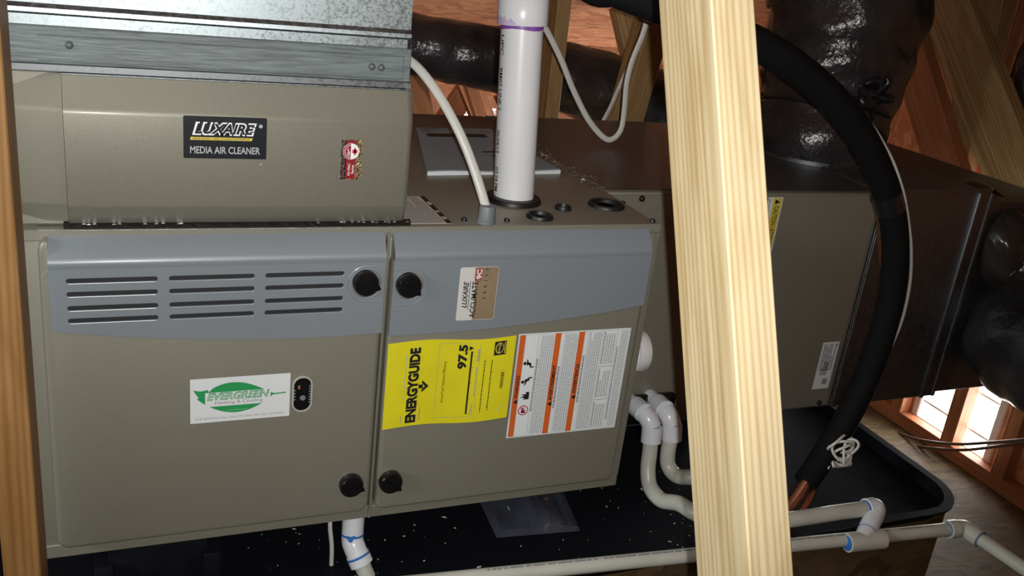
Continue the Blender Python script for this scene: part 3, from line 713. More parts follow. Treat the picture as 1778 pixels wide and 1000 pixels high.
q.rect(.001, .049, .0080, .0205, 'maroon', 1); q.poly([(.0005, .0198), (.0495, .0198), (.0495, .0256), (.0005, .0256)], 'holod', 1)
q.text('M11PAC', .0055, .0205, .0140, .0172, 'white', .012, 0, 3); q.text('Series', .0075, .0185, .0095, .0128, 'white', .01, 0, 3)
cu, cv = .0355, .0140
q.poly([(cu + .0100 * math.cos(k / 28 * 6.2832), cv + .0100 * math.sin(k / 28 * 6.2832)) for k in range(28)], 'white', 2)
q.poly([(cu + .0094 * math.cos(math.pi * k / 16), cv + .0002 + .0094 * math.sin(math.pi * k / 16)) for k in range(17)], 'maroon', 3)
q.strokes(cu - .005, cu + .005, cv + .001, cv + .0045, 2, 'white', .6, 4, .003)
for k in range(12):
    a0 = math.pi * (k + .2) / 12; a1 = math.pi * (k + .7) / 12; q.poly([(cu + r_ * math.cos(a), cv + r_ * math.sin(a)) for r_, a in ((.0068, a0), (.0082, a0), (.0082, a1), (.0068, a1))], 'white', 4)
q.poly([(cu - .0022, cv - .0080), (cu + .0022, cv - .0080), (cu + .0022, cv - .0015), (cu - .0022, cv - .0015)], 'redink', 3); q.poly([(cu - .0045, cv - .006), (cu + .0045, cv - .006), (cu + .0045, cv - .0038), (cu - .0045, cv - .0038)], 'redink', 3)
o_ = q.build('series_sticker', None, 0); o_.parent = door; lab(o_, 'small dark red glittering sticker')
o_ = MB().lathe((.2615, -.0195, .5300), (0, -1, 0), [(.0008, 0), (.0001, .0006)], 'white', 8).build('paint_chip', None, 0); o_.parent = door

# ================================================================== RETURN DUCT
du = thing('return_duct', 'bright galvanised return air duct above the air cleaner', 'duct', (.22, .3, CZ1))
def dp(mb, name, smooth=30): return adopt(mb.build(name, None, smooth), du)
mb = MB().box((.004, .004, CZ1 + .0005), (.4375, .60, .690), 'galv', .001, 1)
dp(mb, 'collar')
mb = MB()                                     # tall sheet metal shaft with a folded lower hem
prof = [(.02, .683), (-.0005, .683), (-.0035, .6855), (-.0030, .690), (.0015, .6945), (.0015, 1.02), (.02, 1.02)]
n = len(prof); vs = [(x, y, z) for x in (.002, .4390) for y, z in prof]
mb.add(vs, [list(range(n))[::-1], list(range(n, 2 * n))] + [[i, (i + 1) % n, (i + 1) % n + n, i + n] for i in range(n)], 'galv')
mb.box((.002, .02, .683), (.012, .60, 1.02), 'galv').box((.4290, .02, .683), (.4390, .60, 1.02), 'galv').box((.012, .58, .683), (.43, .60, 1.02), 'galv')
dp(mb, 'shaft')
mb = MB().box((.0005, -.004, .6325), (.4405, .010, .6720), 'mastic', .0012, 1).box((.0305, -.0052, .6620), (.431, -.0035, .6640), 'mastic', .0008, 1).box((.0305, -.0052, .6350), (.431, -.0035, .6370), 'mastic', .0008, 1).box((.4290, -.0052, .6350), (.431, -.0035, .6640), 'mastic', .0008, 1)
dp(mb, 'sealed_flange')
mb = MB().box((.0002, .000, .6240), (.4425, .010, .6318), 'galv_dull', .0005, 1); dp(mb, 'lower_hem')
for x, z in ((.0615, .6535), (.392, .649), (.4035, .6485)):
    dp(MB().lathe((x, -.004, z), (0, -1, 0), [(.0045, 0), (.0042, .0016), (.0025, .0032), (.0001, .0035)], 'zincscrew', 10), 'screw', 40)
mb = MB().box((-.002, -.006, .6235), (.0035, .008, .6325), 'galv', .001, 1); dp(mb, 'corner_tab')
mb = MB().box((.4375, -.004, .6235), (.4430, .008, .6320), 'galv', .001, 1); dp(mb, 'corner_tab')

# ================================================================== COIL CABINET AND SUPPLY PLENUM
CY = .17
co = thing('coil_cabinet', 'dark taupe evaporator coil cabinet joined to the furnace end', 'coil cabinet', (1.12, .45, 0))
def kp(mb, name, smooth=30): return adopt(mb.build(name, None, smooth), co)
kp(MB().box((L_ + .0015, CY, .0), (1.418, D_, H_), 'taupe', .003, 2), 'casing')
kp(MB().box((L_ + .004, CY - .003, .004), (1.408, CY + .001, H_ - .004), 'taupe', .0015, 1), 'front_panel')
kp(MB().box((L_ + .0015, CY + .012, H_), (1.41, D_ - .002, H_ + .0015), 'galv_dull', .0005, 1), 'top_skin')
for x, z in ((.9017, .4345), (1.392, .4345), (1.3876, .0120), (.867, .4255), (1.15, .434)):
    kp(MB().lathe((x, CY - .003, z), (0, -1, 0), [(.0055, 0), (.005, .003), (.003, .005), (.0001, .0055)], 'screw', 10), 'screw', 40)
# caution label, half behind the stud; reads downwards
q = Decal((1.090, CY - .0032, .4375), -Z, X, -Y, .103, .0985, 'paper', .001)
q.rect(.0015, .1015, .078, .0965, 'yelink', 1); q.text('CAUTION / ATTENTION', .016, .101, .0825, .0925, 'ink', .012, 0, 3); q.poly([(.004, .0825), (.013, .0825), (.0085, .0935)], 'ink', 3)
q.strokes(.003, .099, .006, .074, 12, 'lgrey', .6)
lab(kp(q, 'caution_label', 0), 'white caution label with a yellow band')
q = Decal((1.4008, CY - .0032, .0435), Z, -X, -Y, .102, .0400, 'paper', .0008)
q.strokes(.040, .098, .004, .036, 7, 'greyink', .7, 1, .005); q.strokes(.03, .06, .014, .030, 3, 'greyink', .75, 1, .004); q.rect(.010, .022, .008, .020, 'greyink', 2)
q.poly([(.0945 + .003 * math.cos(k / 12 * 6.2832), .006 + .003 * math.sin(k / 12 * 6.2832)) for k in range(12)], 'greyink', 2)
lab(kp(q, 'serial_label', 0), 'narrow white serial label')
pl = thing('supply_plenum', 'dark sheet metal supply plenum beyond the coil cabinet', 'duct', (1.6, .45, 0))
def pp(mb, name, smooth=30): return adopt(mb.build(name, None, smooth), pl)
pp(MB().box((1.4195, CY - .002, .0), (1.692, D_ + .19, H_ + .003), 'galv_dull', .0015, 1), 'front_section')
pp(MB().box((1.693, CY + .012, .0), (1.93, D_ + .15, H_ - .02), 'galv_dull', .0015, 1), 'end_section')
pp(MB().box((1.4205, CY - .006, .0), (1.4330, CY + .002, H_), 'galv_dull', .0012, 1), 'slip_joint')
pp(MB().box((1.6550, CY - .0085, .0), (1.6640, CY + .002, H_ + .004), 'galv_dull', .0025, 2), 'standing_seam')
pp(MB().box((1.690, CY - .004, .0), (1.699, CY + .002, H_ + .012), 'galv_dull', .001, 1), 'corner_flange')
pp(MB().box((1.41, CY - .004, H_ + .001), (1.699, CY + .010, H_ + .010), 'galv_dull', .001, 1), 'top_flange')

# ================================================================== VENT PIPE
vp = thing('vent_pipe', 'thick white plastic vent pipe rising from the furnace top', 'pipe', (.652, .1215, H_))
P0 = Vector((.6525, .1215, H_)); P1 = at(906, 60, 'y', .133); ax = (P1 - P0).normalized()
P2 = P0 + ax * ((roofz(.13) + .02 - H_) / ax.z); tj = (at(908, 43, 'y', .133) - P0).length
adopt(MB().tube([P0, P0 + ax * (tj + .05)], .0302, 'pvc', 40, 0).build('lower_pipe', None, 60), vp)
adopt(MB().tube([P0 + ax * (tj + .06), P2], .0302, 'pvc', 40, 0).build('upper_pipe', None, 60), vp)
mb = MB().lathe(P0, ax, [(.0303, tj), (.0355, tj), (.0362, tj + .002), (.0362, tj + .036), (.0352, tj + .037), (.0352, tj + .041), (.0362, tj + .042), (.0362, tj + .076), (.0355, tj + .078), (.0303, tj + .078)], 'pvc', 40)
coup = adopt(mb.build('coupling', None, 50), vp)
# primer: a dark bead under the coupling and a pale smear on it, varying round the pipe
e1 = ax.orthogonal().normalized(); e1 = (RIGHT - ax * RIGHT.dot(ax)).normalized(); e2 = ax.cross(e1)
def cyl(a, h, r): return P0 + ax * h + (e1 * math.cos(a) + e2 * math.sin(a)) * r
mb = MB(); vs = []; fs = []; n = 60
for i in range(n + 1):
    a = 2 * math.pi * i / n; vs += [cyl(a, tj - .0055 + .0012 * math.sin(3 * a + 1), .0305), cyl(a, tj + .0004, .0306), cyl(a, tj + .0004, .0357)]
for i in range(n): fs += [[3 * i, 3 * i + 3, 3 * i + 4, 3 * i + 1], [3 * i + 1, 3 * i + 4, 3 * i + 5, 3 * i + 2]]
mb.add(vs, fs, 'purple')
vs = []; fs = []
for i in range(25):
    a = math.radians(170 + 85 * i / 24); h1 = tj + .013 - .007 * (i / 24) ** 2 + .002 * math.sin(i * 1.3); vs += [cyl(a, tj + .001, .03635), cyl(a, h1, .03635)]
for i in range(24): fs.append([2 * i, 2 * i + 2, 2 * i + 3, 2 * i + 1])
mb.add(vs, fs, 'purple_l')
lab(adopt(mb.build('primer_stain', None, 60), vp), 'purple primer stain below the coupling')
mb = MB()                                     # print running down the left flank of the pipe
def pipe_text(mb, st, h_top, length, a0, height, fn, m='greyink', off=.004, r=.0303):
    vs, fs = text_geo(st, off); xs = [v[0] for v in vs]; ys = [v[1] for v in vs]; ax_, bx, ay, by = min(xs), max(xs), min(ys), max(ys)
    mb.add([fn(a0 + ((y - ay) / (by - ay)) * height / r, h_top - (x - ax_) / (bx - ax_) * length, r + .0002) for x, y in vs], fs, m)
for st, h, ln in (('UPC', tj - .014, .028), ('BM02 LINE 2', tj - .060, .060), ('06/04/13', tj - .148, .033), ('02:24 PM', tj - .202, .036), ('NIBC', tj - .246, .02)):
    pipe_text(mb, st, h, ln, math.radians(200), .0085, cyl, 'ink', .012)
adopt(mb.build('printed_line', None, 0), vp)['kind'] = 'stuff'

# ================================================================== BOOKLET
bk = thing('manual', 'pale blue printed manual lying on the furnace behind the pipe', 'booklet', (.68, .43, H_))
A, B, C_, D2 = Vector((.640, .590, H_)), Vector((.796, .600, H_)), Vector((.802, .280, H_)), Vector((.559, .259, H_))
def sheet(z0, z1, m, grow, droop):
    vs = []; fs = []; n = 12
    for lvl in (0, 1):
        for j in range(n + 1):
            for i in range(n + 1):
                u, v = i / n, j / n; p = (D2 * (1 - u) + C_ * u) * (1 - v) + (A * (1 - u) + B * u) * v
                wv = .0016 * math.sin(u * 7 + .5) * (1 - v) ** 2 + .002 * (1 - v) ** 4
                vs.append(p + Vector((0, -grow * (1 - v), (z0 if lvl == 0 else z1) + (wv if lvl or droop else 0))))
    K = (n + 1) ** 2
    for j in range(n):
        for i in range(n):
            a = j * (n + 1) + i; q = [a, a + 1, a + n + 2, a + n + 1]; fs += [q[::-1], [k + K for k in q]]
    for i in range(n):
        for e in ((i, i + 1), (n * (n + 1) + i + 1, n * (n + 1) + i), ((i + 1) * (n + 1), i * (n + 1)), (i * (n + 1) + n, (i + 1) * (n + 1) + n)):
            fs.append([e[0], e[1], e[1] + K, e[0] + K])
    return MB().add(vs, fs, m)
adopt(sheet(.0004, .0038, 'pages', .003, False).build('pages', None, 30), bk)
adopt(sheet(.0042, .0048, 'booklet', 0, True).build('cover', None, 30), bk)
mb = MB()
def bkq(u0, u1, v0, v1, m='ink'):
    q = []
    for u, v in ((u0, v0), (u1, v0), (u1, v1), (u0, v1)):
        p = (D2 * (1 - u) + C_ * u) * (1 - v) + (A * (1 - u) + B * u) * v; q.append(p + Vector((0, 0, .0054 + .0016 * math.sin(u * 7 + .5) * (1 - v) ** 2 + .002 * (1 - v) ** 4)))
    mb.add(q, [[0, 1, 2, 3]], m)
bkq(.02, .30, .95, .965); bkq(.05, .22, .90, .912); bkq(.10, .80, .76, .845); bkq(.60, .98, .90, .91, 'greyink'); bkq(.55, .76, .40, .425); bkq(.60, .85, .315, .335); bkq(.85, .97, .34, .36)
for k in range(7): bkq(.12, .12 + random.uniform(.4, .7), .66 - k * .055, .667 - k * .055, 'greyink')
adopt(mb.build('cover_print', None, 0), bk)['kind'] = 'stuff'

# crumbs of sealant and dirt along the joint between furnace and coil
mb = MB()
for i in range(150):
    y = random.uniform(.19, .50); x = L_ + random.gauss(0, .010) - .004; s = random.uniform(.0008, .0032)
    o = Vector((x, y, H_ + .0012)); a = random.uniform(0, 6.3); u = Vector((math.cos(a), math.sin(a), 0)) * s * random.uniform(1, 2.4); v = Vector((-math.sin(a), math.cos(a), 0)) * s
    mb.add([o - u - v, o + u - v * .5, o + u * .6 + v, o - u * .8 + v * .7, o + Vector((0, 0, random.uniform(.001, .0035)))], [[0, 1, 4], [1, 2, 4], [2, 3, 4], [3, 0, 4], [3, 2, 1, 0]], 'debris' if random.random() < .75 else 'foil')
tag(mb.build('sealant_crumbs', None, 0), 'brown and silver crumbs along the seam between furnace and coil top', 'debris', kind='stuff')

# ================================================================== CABLES ON TOP
mb = MB().tube([(.5695, .0165, H_ + .015), at(838, 340, 'y', .03), at(822, 290, 'y', .045), at(800, 235, 'y', .06), at(768, 175, 'y', .085), at(735, 128, 'y', .11), at(705, 100, 'y', .14), at(660, 70, 'y', .2), at(600, 55, 'y', .3)], .0068, 'cable', 14, 8, flat=(.62, (0, 1, 0)))
pc = thing('power_cable', 'white flat cable curving up from the grey connector on the furnace', 'cable', (.5695, .0165, H_ + .024))
adopt(mb.build('sheath', None, 60), pc)
lc = thing('hanging_cable', 'white flat cable hanging in a deep loop beside the vent pipe', 'cable', at(1062, 242, 'y', .47))
Yc = .47
pts = [at(u, v, 'y', Yc) for u, v in ((935, 30), (952, 58), (975, 105), (995, 155), (1020, 205), (1045, 236), (1062, 242), (1078, 225), (1084, 190), (1088, 145), (1098, 105), (1116, 60), (1126, 20), (1130, -30))]
adopt(MB().tube(pts, .0058, 'cable', 12, 8, flat=(.55, (0, 1, 0))).build('sheath', None, 60), lc)
lc2 = thing('spare_cable', 'white flat cable running down the leaning board behind the furnace', 'cable', at(1048, 206, 'y', .85))
pts = [at(u, v, 'y', .85) for u, v in ((1044, 216), (1060, 186), (1078, 145), (1095, 108), (1113, 62), (1122, 22), (1126, -30))]
adopt(MB().tube(pts, .0055, 'cable', 12, 8, flat=(.55, (0, 1, 0))).build('sheath', None, 60), lc2)
o_ = MB().tube([at(u, v, 'y', .46) for u, v in ((1110, 33), (1119, 38), (1129, 42))], .0022, 'tie', 8, 4).build('cable_tie', None, 40)
adopt(o_, lc)

# ================================================================== LINE SET
ls = thing('line_set', 'thick black foam-covered refrigerant line curving in front of the coil', 'refrigerant line', at(1390, 850, 'y', -.02))
LP = [Vector((.71, .32, 1.175)), Vector((.685, .24, .93))] + [at(u, v, 'y', y) for u, v, y in ((1012, -44, .10), (1075, -16, .06), (1140, 8, .03), (1235, 40, .0), (1340, 90, -.01), (1422, 150, -.01), (1483, 218, -.01), (1528, 300, -.005), (1550, 375, .0), (1554, 460, .0), (1540, 550, .0), (1507, 650, .0), (1470, 727, -.01), (1422, 803, -.02), (1398, 838, -.03))]
adopt(MB().tube(LP, [.0235] * 9 + [.0222] * 8, 'foam', 24, 8).build('foam_sleeve', None, 60), ls)
d_ = (LP[-1] - LP[-2]).normalized()
adopt(MB().tube([LP[-1] - d_ * .02, LP[-1] + d_ * .05, LP[-1] + d_ * .075 - X * .02, LP[-1] + d_ * .085 - X * .08], .0105, 'copper', 16, 6).build('suction_tube', None, 60), ls)
i0 = 8
tp = [LP[9] * .42 + LP[10] * .58, LP[10]]; dd = (tp[1] - tp[0]).normalized(); tc_ = LP[9] * .35 + LP[10] * .65
adopt(MB().tube([tc_ - dd * .017, tc_ + dd * .017], .0238, 'tape', 24, 0).build('tape_band', None, 60), ls)
q2 = [p + Vector((.028, .012, -.008)) for p in LP[12:16]]
adopt(MB().tube([p + Vector((.0, .03, 0)) for p in LP[10:12]] + q2 + [LP[-1] + d_ * .03 + Vector((.014, -.015, -.006)), LP[-1] + d_ * .075 + Vector((.004, -.02, -.01))], .0058, 'copper', 12, 6).build('liquid_tube', None, 60), ls)
tw = thing('control_wire', 'thin pale wire running along the outer side of the black line', 'wire', at(1556, 575, 'y', 0))
pts = [at(u, v, 'y', y) for u, v, y in ((1480, 190, .045), (1505, 208, .03), (1524, 232, .02), (1548, 275, .015), (1562, 312, .0), (1571, 345, -.006), (1578, 390, -.008), (1582, 430, -.008), (1581, 480, -.008), (1574, 525, -.006), (1563, 565, .0), (1548, 600, .014))]
adopt(MB().tube(pts, .0027, 'wire', 10, 8).build('insulation', None, 60), tw)
# coil of spare wire tied to the line
cw = thing('wire_bundle', 'tangled coil of white wire tied beside the black line', 'wire', at(1462, 790, 'y', -.03))
cc = at(1462, 783, 'y', -.035)
for k, (du_, dz_, ra, rb, tl, dy_) in enumerate(((-.006, .014, .026, .016, .1, 0), (-.002, .006, .024, .019, -.5, -.006), (.002, -.004, .021, .020, .5, -.004), (.006, .004, .012, .024, -.2, -.010), (-.002, -.022, .020, .007, -.15, -.004), (-.010, -.026, .018, .006, .1, 0))):
    pts = []
    for j in range(19):
        a = 2 * math.pi * j / 18; x_, z_ = ra * math.cos(a), rb * math.sin(a)
        pts.append(cc + X * (du_ + x_ * math.cos(tl) - z_ * math.sin(tl)) + Z * (dz_ + x_ * math.sin(tl) + z_ * math.cos(tl)) + Y * (dy_ + .006 * math.sin(a * 2 + k)))
    adopt(MB().tube(pts, .0025, 'wire', 8, 3).build('loop', None, 60), cw)
adopt(MB().tube([cc + X * .012 - Z * .004, cc + X * .022 - Z * .018, cc + X * .028 - Z * .030, cc + X * .012 - Z * .032, cc - X * .012 - Z * .030], .0025, 'wire', 8, 5).build('loose_end', None, 60), cw)

# ================================================================== CONDENSATE DRAINS
def fitting(mb, a, b, r=.0172, m='fit', lip=True):
    a, b = Vector(a), Vector(b); l = (b - a).length
    mb.lathe(a, (b - a), [(r * .8, 0), (r, .0005), (r, l - .0005), (r * .8, l)], m, 20)
def cement(mb, p, d, r=.0175, w=.0014): mb.lathe(Vector(p) - Vector(d).normalized() * w / 2, d, [(r * .93, 0), (r, .0004), (r, w - .0004), (r * .93, w)], 'bluecem', 20)
def drain(name, label, u, pts, elbow):
    t = thing(name, label, 'pipe', pts[0]); s0, s1, s2, s3 = elbow
    adopt(MB().tube(pts, .0134, 'pvc_old', 18, 8).build('pipe', None, 60), t)
    mb = MB().tube([s1, s1 * .5 + s2 * .5 + (s1 * .5 + s2 * .5 - s0 * .5 - s3 * .5) * .18, s2], .0168, 'fit', 20, 8)
    fitting(mb, s0, s1 + (s1 - s0) * .1, .0178); fitting(mb, s3, s2 + (s2 - s3) * .1, .0178); cement(mb, s0 - (s1 - s0) * .02, s1 - s0)
    adopt(mb.build('elbow', None, 50), t)
    adopt(MB().tube([s0 + (s0 - s1).normalized() * .09, s0 + (s1 - s0) * .3], .0134, 'fit', 18, 0).build('outlet_stub', None, 60), t)
    return t
dpts = lambda L: [at(u, v, 'y', y) for u, v, y in L]
e1_ = dpts(((1103, 704, .135), (1117, 716, .108), (1132, 742, .088), (1130, 768, .082)))
drain('coil_drain', 'curved condensate pipe with white elbow nearest the furnace door', 0,
      dpts(((1130, 760, .083), (1128, 785, .078), (1125, 815, .068), (1129, 845, .05), (1148, 868, .02), (1178, 874, -.02), (1206, 890, -.06), (1250, 905, -.088), (1320, 908, -.102), (1400, 898, -.106), (1452, 890, -.107), (1512, 882, -.107))), e1_)
e2_ = dpts(((1142, 700, .135), (1154, 711, .108), (1167, 738, .088), (1166, 764, .082)))
drain('overflow_drain', 'second condensate pipe and white elbow, half behind the bright stud', 0,
      dpts(((1166, 756, .083), (1160, 782, .078), (1160, 808, .07), (1175, 826, .05), (1200, 829, .02), (1232, 832, .0), (1250, 850, -.02), (1256, 888, -.06))), e2_)
# white bushing cluster where both drains leave the coil
mb = MB().box((.925, CY - .02, .012), (1.035, CY - .0028, .070), 'black', .006, 2)
lab(kp(mb, 'drain_outlet', 40), 'black drain outlet block')
# main drain along the front of the pan with a tee
md = thing('drain_pipe', 'long white drain pipe running along the front of the pan', 'pipe', at(900, 992, 'z', -.066))
ZP = -.066
ml = [at(u, v, 'z', ZP) for u, v in ((655, 1010), (900, 994), (1190, 976), (1390, 954), (1494, 940), (1560, 931), (1655, 918))]
m0, m1 = ml[1], ml[-1]; dirm = (m1 - m0).normalized(); ms = m0 - dirm * .52
adopt(MB().tube([ms, m1], .0117, 'pvc_old', 18, 0).build('pipe', None, 60), md)
pe = at(1790, 995, 'z', ZP - .004); ee = m1 + dirm * .022; d2 = (pe - ee).normalized()
adopt(MB().tube([ee + d2 * .02, pe + d2 * .3], .0117, 'pvc_old', 18, 0).build('branch_pipe', None, 60), md)
mb = MB().tube([m1, m1 + dirm * .014, ee + d2 * .004 , ee + d2 * .02], .0146, 'pvc_old', 20, 8); fitting(mb, m1 - dirm * .012, m1 + dirm * .006, .0158, 'pvc_old'); fitting(mb, ee + d2 * .014, ee + d2 * .034, .0158, 'pvc_old'); cement(mb, m1 - dirm * .013, dirm, .0128, .0014); cement(mb, ee + d2 * .035, d2, .0128, .0014)
adopt(mb.build('elbow', None, 50), md)
tt = at(1497, 940, 'z', ZP); up_ = at(1523, 884, 'y', -.112)
mb = MB(); fitting(mb, tt - dirm * .03, tt + dirm * .042, .0158, 'pvc_old'); cement(mb, tt - dirm * .0305, dirm, .0128, .0014); 
tz = (up_ - tt)
mb.tube([tt, tt + tz * .45], .0155, 'fit', 20, 0); cement(mb, tt + tz * .3, tz, .0162)
adopt(mb.build('tee', None, 50), md)
xe = at(1508, 882, 'y', -.107)
mb = MB().tube([xe, up_ * .55 + xe * .45 + (up_ - tt) * .05, up_ + tz * -.08, tt + tz * .42], .0158, 'fit', 20, 8); fitting(mb, xe - X * .006, xe + X * .012, .0172); cement(mb, xe - X * .008, X, .0146, .003)
adopt(mb.build('riser_elbow', None, 50), md)
mb = MB()                                     # faint maker's print along the top of the pipe
nrm_ = (CAM - m0).normalized(); nrm_ = (nrm_ - dirm * nrm_.dot(dirm)).normalized(); upm = dirm.cross(nrm_); upm = upm if upm.z > 0 else -upm
s = -.05
while s < (m1 - m0).length - .05:
    l = random.uniform(.004, .02)
    for a0 in (.62,):
        q = []
        for aa, ss in ((a0, s), (a0, s + l), (a0 + .28, s + l), (a0 + .28, s)): q.append(m0 + dirm * ss + (nrm_ * math.cos(aa) + upm * math.sin(aa)) * .0119)
        mb.add(q, [[0, 1, 2, 3]], 'greyink')
    s += l + random.uniform(.001, .004 if random.random() < .8 else .03)
adopt(mb.build('printed_line', None, 0), md)['kind'] = 'stuff'
# furnace drain
fd = thing('furnace_drain', 'white drain elbow with blue cement under the furnace doors', 'pipe', at(612, 905, 'y', .03))
fa, fb, fc, fd_, fe = [at(u, v, 'y', y) for u, v, y in ((614, 895, .035), (612, 928, .03), (614, 945, .022), (622, 965, .012), (655, 1040, -.02))]
mb = MB().tube([fa + Z * .06, fb, fc, fd_], .0165, 'fit', 20, 8); adopt(mb.build('elbow', None, 60), fd)
mb = MB(); cement(mb, fb + Z * .002, fa - fb, .0172, .0035); fr = (fb, RIGHT, UP, -FWD)
mb.prism([(-.008, .002), (.008, .002), (.0015, -.008), (.001, -.019), (-.001, -.019), (-.0015, -.008)], .0160, .0172, fr, 'bluecem')
cement(mb, fd_, fe - fd_, .0182, .004); lab(adopt(mb.build('blue_cement', None, 40), fd), 'ring and drip of blue solvent cement')
mb = MB(); fitting(mb, fd_ - (fe - fd_).normalized() * .004, fd_ + (fe - fd_).normalized() * .014, .0178); adopt(mb.build('socket', None, 50), fd)
adopt(MB().tube([fd_, fe], .0125, 'pvc_old', 18, 0).build('pipe', None, 60), fd)
tw2 = thing('thermostat_wire', 'thin white wire hanging below the furnace doors', 'wire', at(576, 1000, 'y', .03))
adopt(MB().tube([at(u, v, 'y', .03) for u, v in ((574, 880), (573, 915), (576, 950), (575, 1000), (577, 1045))], .0034, 'wire', 10, 6).build('insulation', None, 60), tw2)

# ================================================================== THINGS IN THE PAN
sb = thing('support_block', 'dark blue-black ribbed plastic block holding the furnace above the pan', 'support', (.13, .07, -.100))
mb = MB().box((.075, .015, -.100), (.205, .30, -.0005), 'pan', .004, 2); adopt(mb.build('block', None, 40), sb)
for x in (.058, .196): adopt(MB().box((x, .004, -.100), (x + .026, .06, -.030), 'pan', .004, 2).build('rib', None, 40), sb)
for i, x in enumerate((.66, 1.25)):
    s2 = thing('support_block', ('dark plastic block in shadow under the burner end of the furnace', 'dark plastic block in shadow under the coil cabinet')[i], 'support', (x, .5, -.100))
    adopt(MB().box((x - .06, .40, -.100), (x + .06, .68, -.0005), 'pan', .004, 2).build('block', None, 40), s2)
# crumpled plastic bag of spare parts
bag = thing('plastic_bag', 'crumpled smoky plastic bag lying in the pan under the furnace', 'bag', (.73, .085, -.100))
cs = [Vector(p) for p in ((.655, .036, -.100), (.800, .022, -.100), (.825, .155, -.100), (.665, .160, -.100))]
vs = []; fs = []; n = 14
rnd = random.Random(3); ph = [rnd.uniform(0, 6) for _ in range(6)]
for lvl in (0, 1):
    for j in range(n + 1):
        for i in range(n + 1):
            u, v = i / n, j / n; p = (cs[0] * (1 - u) + cs[1] * u) * (1 - v) + (cs[3] * (1 - u) + cs[2] * u) * v
            e = 16 * u * (1 - u) * v * (1 - v)
            h = .0015 + (.012 + .006 * math.sin(9 * u + 3 * v + ph[0]) + .004 * math.sin(17 * u - 5 * v + ph[1]) + .003 * abs(math.sin(23 * u + ph[2]))) * e ** .4
            vs.append(p + Z * (h if lvl else .0003))
K = (n + 1) ** 2
for j in range(n):
    for i in range(n):
        a = j * (n + 1) + i; q = [a, a + 1, a + n + 2, a + n + 1]; fs += [q[::-1], [k + K for k in q]]
for i in range(n):
    for e in ((i, i + 1), (n * (n + 1) + i + 1, n * (n + 1) + i), ((i + 1) * (n + 1), i * (n + 1)), (i * (n + 1) + n, (i + 1) * (n + 1) + n)): fs.append([e[0], e[1], e[1] + K, e[0] + K])
adopt(MB().add(vs, fs, 'bag').build('film', None, 0), bag)
adopt(MB().box((.70, .07, -.0995), (.77, .12, -.0925), 'pages', .001, 1).build('parts_inside', None, 0), bag)
# scrap of white plastic by the rim
tag(MB().lathe(at(1005, 981, 'z', -.079) , Vector((1, -.1, .12)), [(.004, -.018), (.007, -.012), (.0075, .006), (.004, .016)], 'pages', 10).build('plastic_scrap', None, 40), 'small white plastic scrap on the rim of the black pan', 'scrap')

# ================================================================== LUMBER
A = Vector((.5253, -.4952, .7882)); B = Vector((.5331, -.6729, .3869)); e1 = Vector((.9939, -.0923, .0603)); n1 = Vector((.1087, .9098, -.4006))
axs = (B - A).normalized(); mid = e1 * .019 + n1 * .0445
pt_, pb_ = A - axs * .62 + mid, B + axs * ((B.z - FLOOR - .02) / -axs.z) + mid
board('truss_web', pt_, pb_, .038, .089, e1, 'pine', 'bright pale pine board crossing in front of the coil cabinet', 'lumber')
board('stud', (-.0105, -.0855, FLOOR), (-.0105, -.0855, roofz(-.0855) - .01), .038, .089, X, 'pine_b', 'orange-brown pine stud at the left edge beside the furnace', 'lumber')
xb = 1.955
def vb(name, a, b, xx, w, t, m, label, wd=None, ext=(0, 0)):
    a, b = at(*a, 'x', xx), at(*b, 'x', xx); d = (b - a).normalized(); return board(name, a - d * ext[0], b + d * ext[1], w, t, wd or d.cross(X), m, label)
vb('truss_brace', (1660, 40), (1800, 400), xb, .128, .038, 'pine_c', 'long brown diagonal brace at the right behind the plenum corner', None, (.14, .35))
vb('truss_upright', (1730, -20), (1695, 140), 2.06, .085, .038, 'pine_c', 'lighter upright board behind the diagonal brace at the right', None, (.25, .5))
def yb(name, a, b, yy, w, t, m, label, ext=(0, 0)):
    a, b = at(*a, 'y', yy), at(*b, 'y', yy); d = (b - a).normalized(); return board(name, a - d * ext[0], b + d * ext[1], w, t, d.cross(Y), m, label)
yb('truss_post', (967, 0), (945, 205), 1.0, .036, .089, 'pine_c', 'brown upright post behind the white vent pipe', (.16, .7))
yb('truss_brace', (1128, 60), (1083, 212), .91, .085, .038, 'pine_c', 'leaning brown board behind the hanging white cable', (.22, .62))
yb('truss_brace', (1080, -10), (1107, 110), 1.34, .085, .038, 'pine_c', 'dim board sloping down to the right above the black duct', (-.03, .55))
yb('truss_brace', (770, -10), (735, 45), 1.62, .075, .038, 'pine_warm', 'orange web slanting down to the left by the metal duct', (.05, .3))
yb('truss_brace', (772, 10), (785, 50), 1.66, .038, .038, 'pine_warm', 'thin dark orange web just above the black duct', (.05, .6))
yb('truss_brace', (818, 155), (838, 205), 1.90, .080, .038, 'pine_warm', 'orange web standing in front of the bright eave slot', (.12, .55))
yb('truss_brace', (808, 160), (770, 215), 1.98, .075, .038, 'pine_warm', 'orange web slanting left below the black duct', (.12, .4))
yb('truss_brace', (722, 150), (735, 205), 1.35, .06, .038, 'pine_warm', 'dark orange web beside the air cleaner corner', (.25, .5))
yb('truss_brace', (1098, 55), (1045, 85), 1.72, .07, .038, 'pine_warm', 'orange web low over the far end of the black duct', (.05, .4))
vb('truss_brace', (1590, 110), (1622, 215), 2.02, .10, .038, 'pine_warm', 'orange board rising behind the tall black wrapped duct', None, (.3, .5))

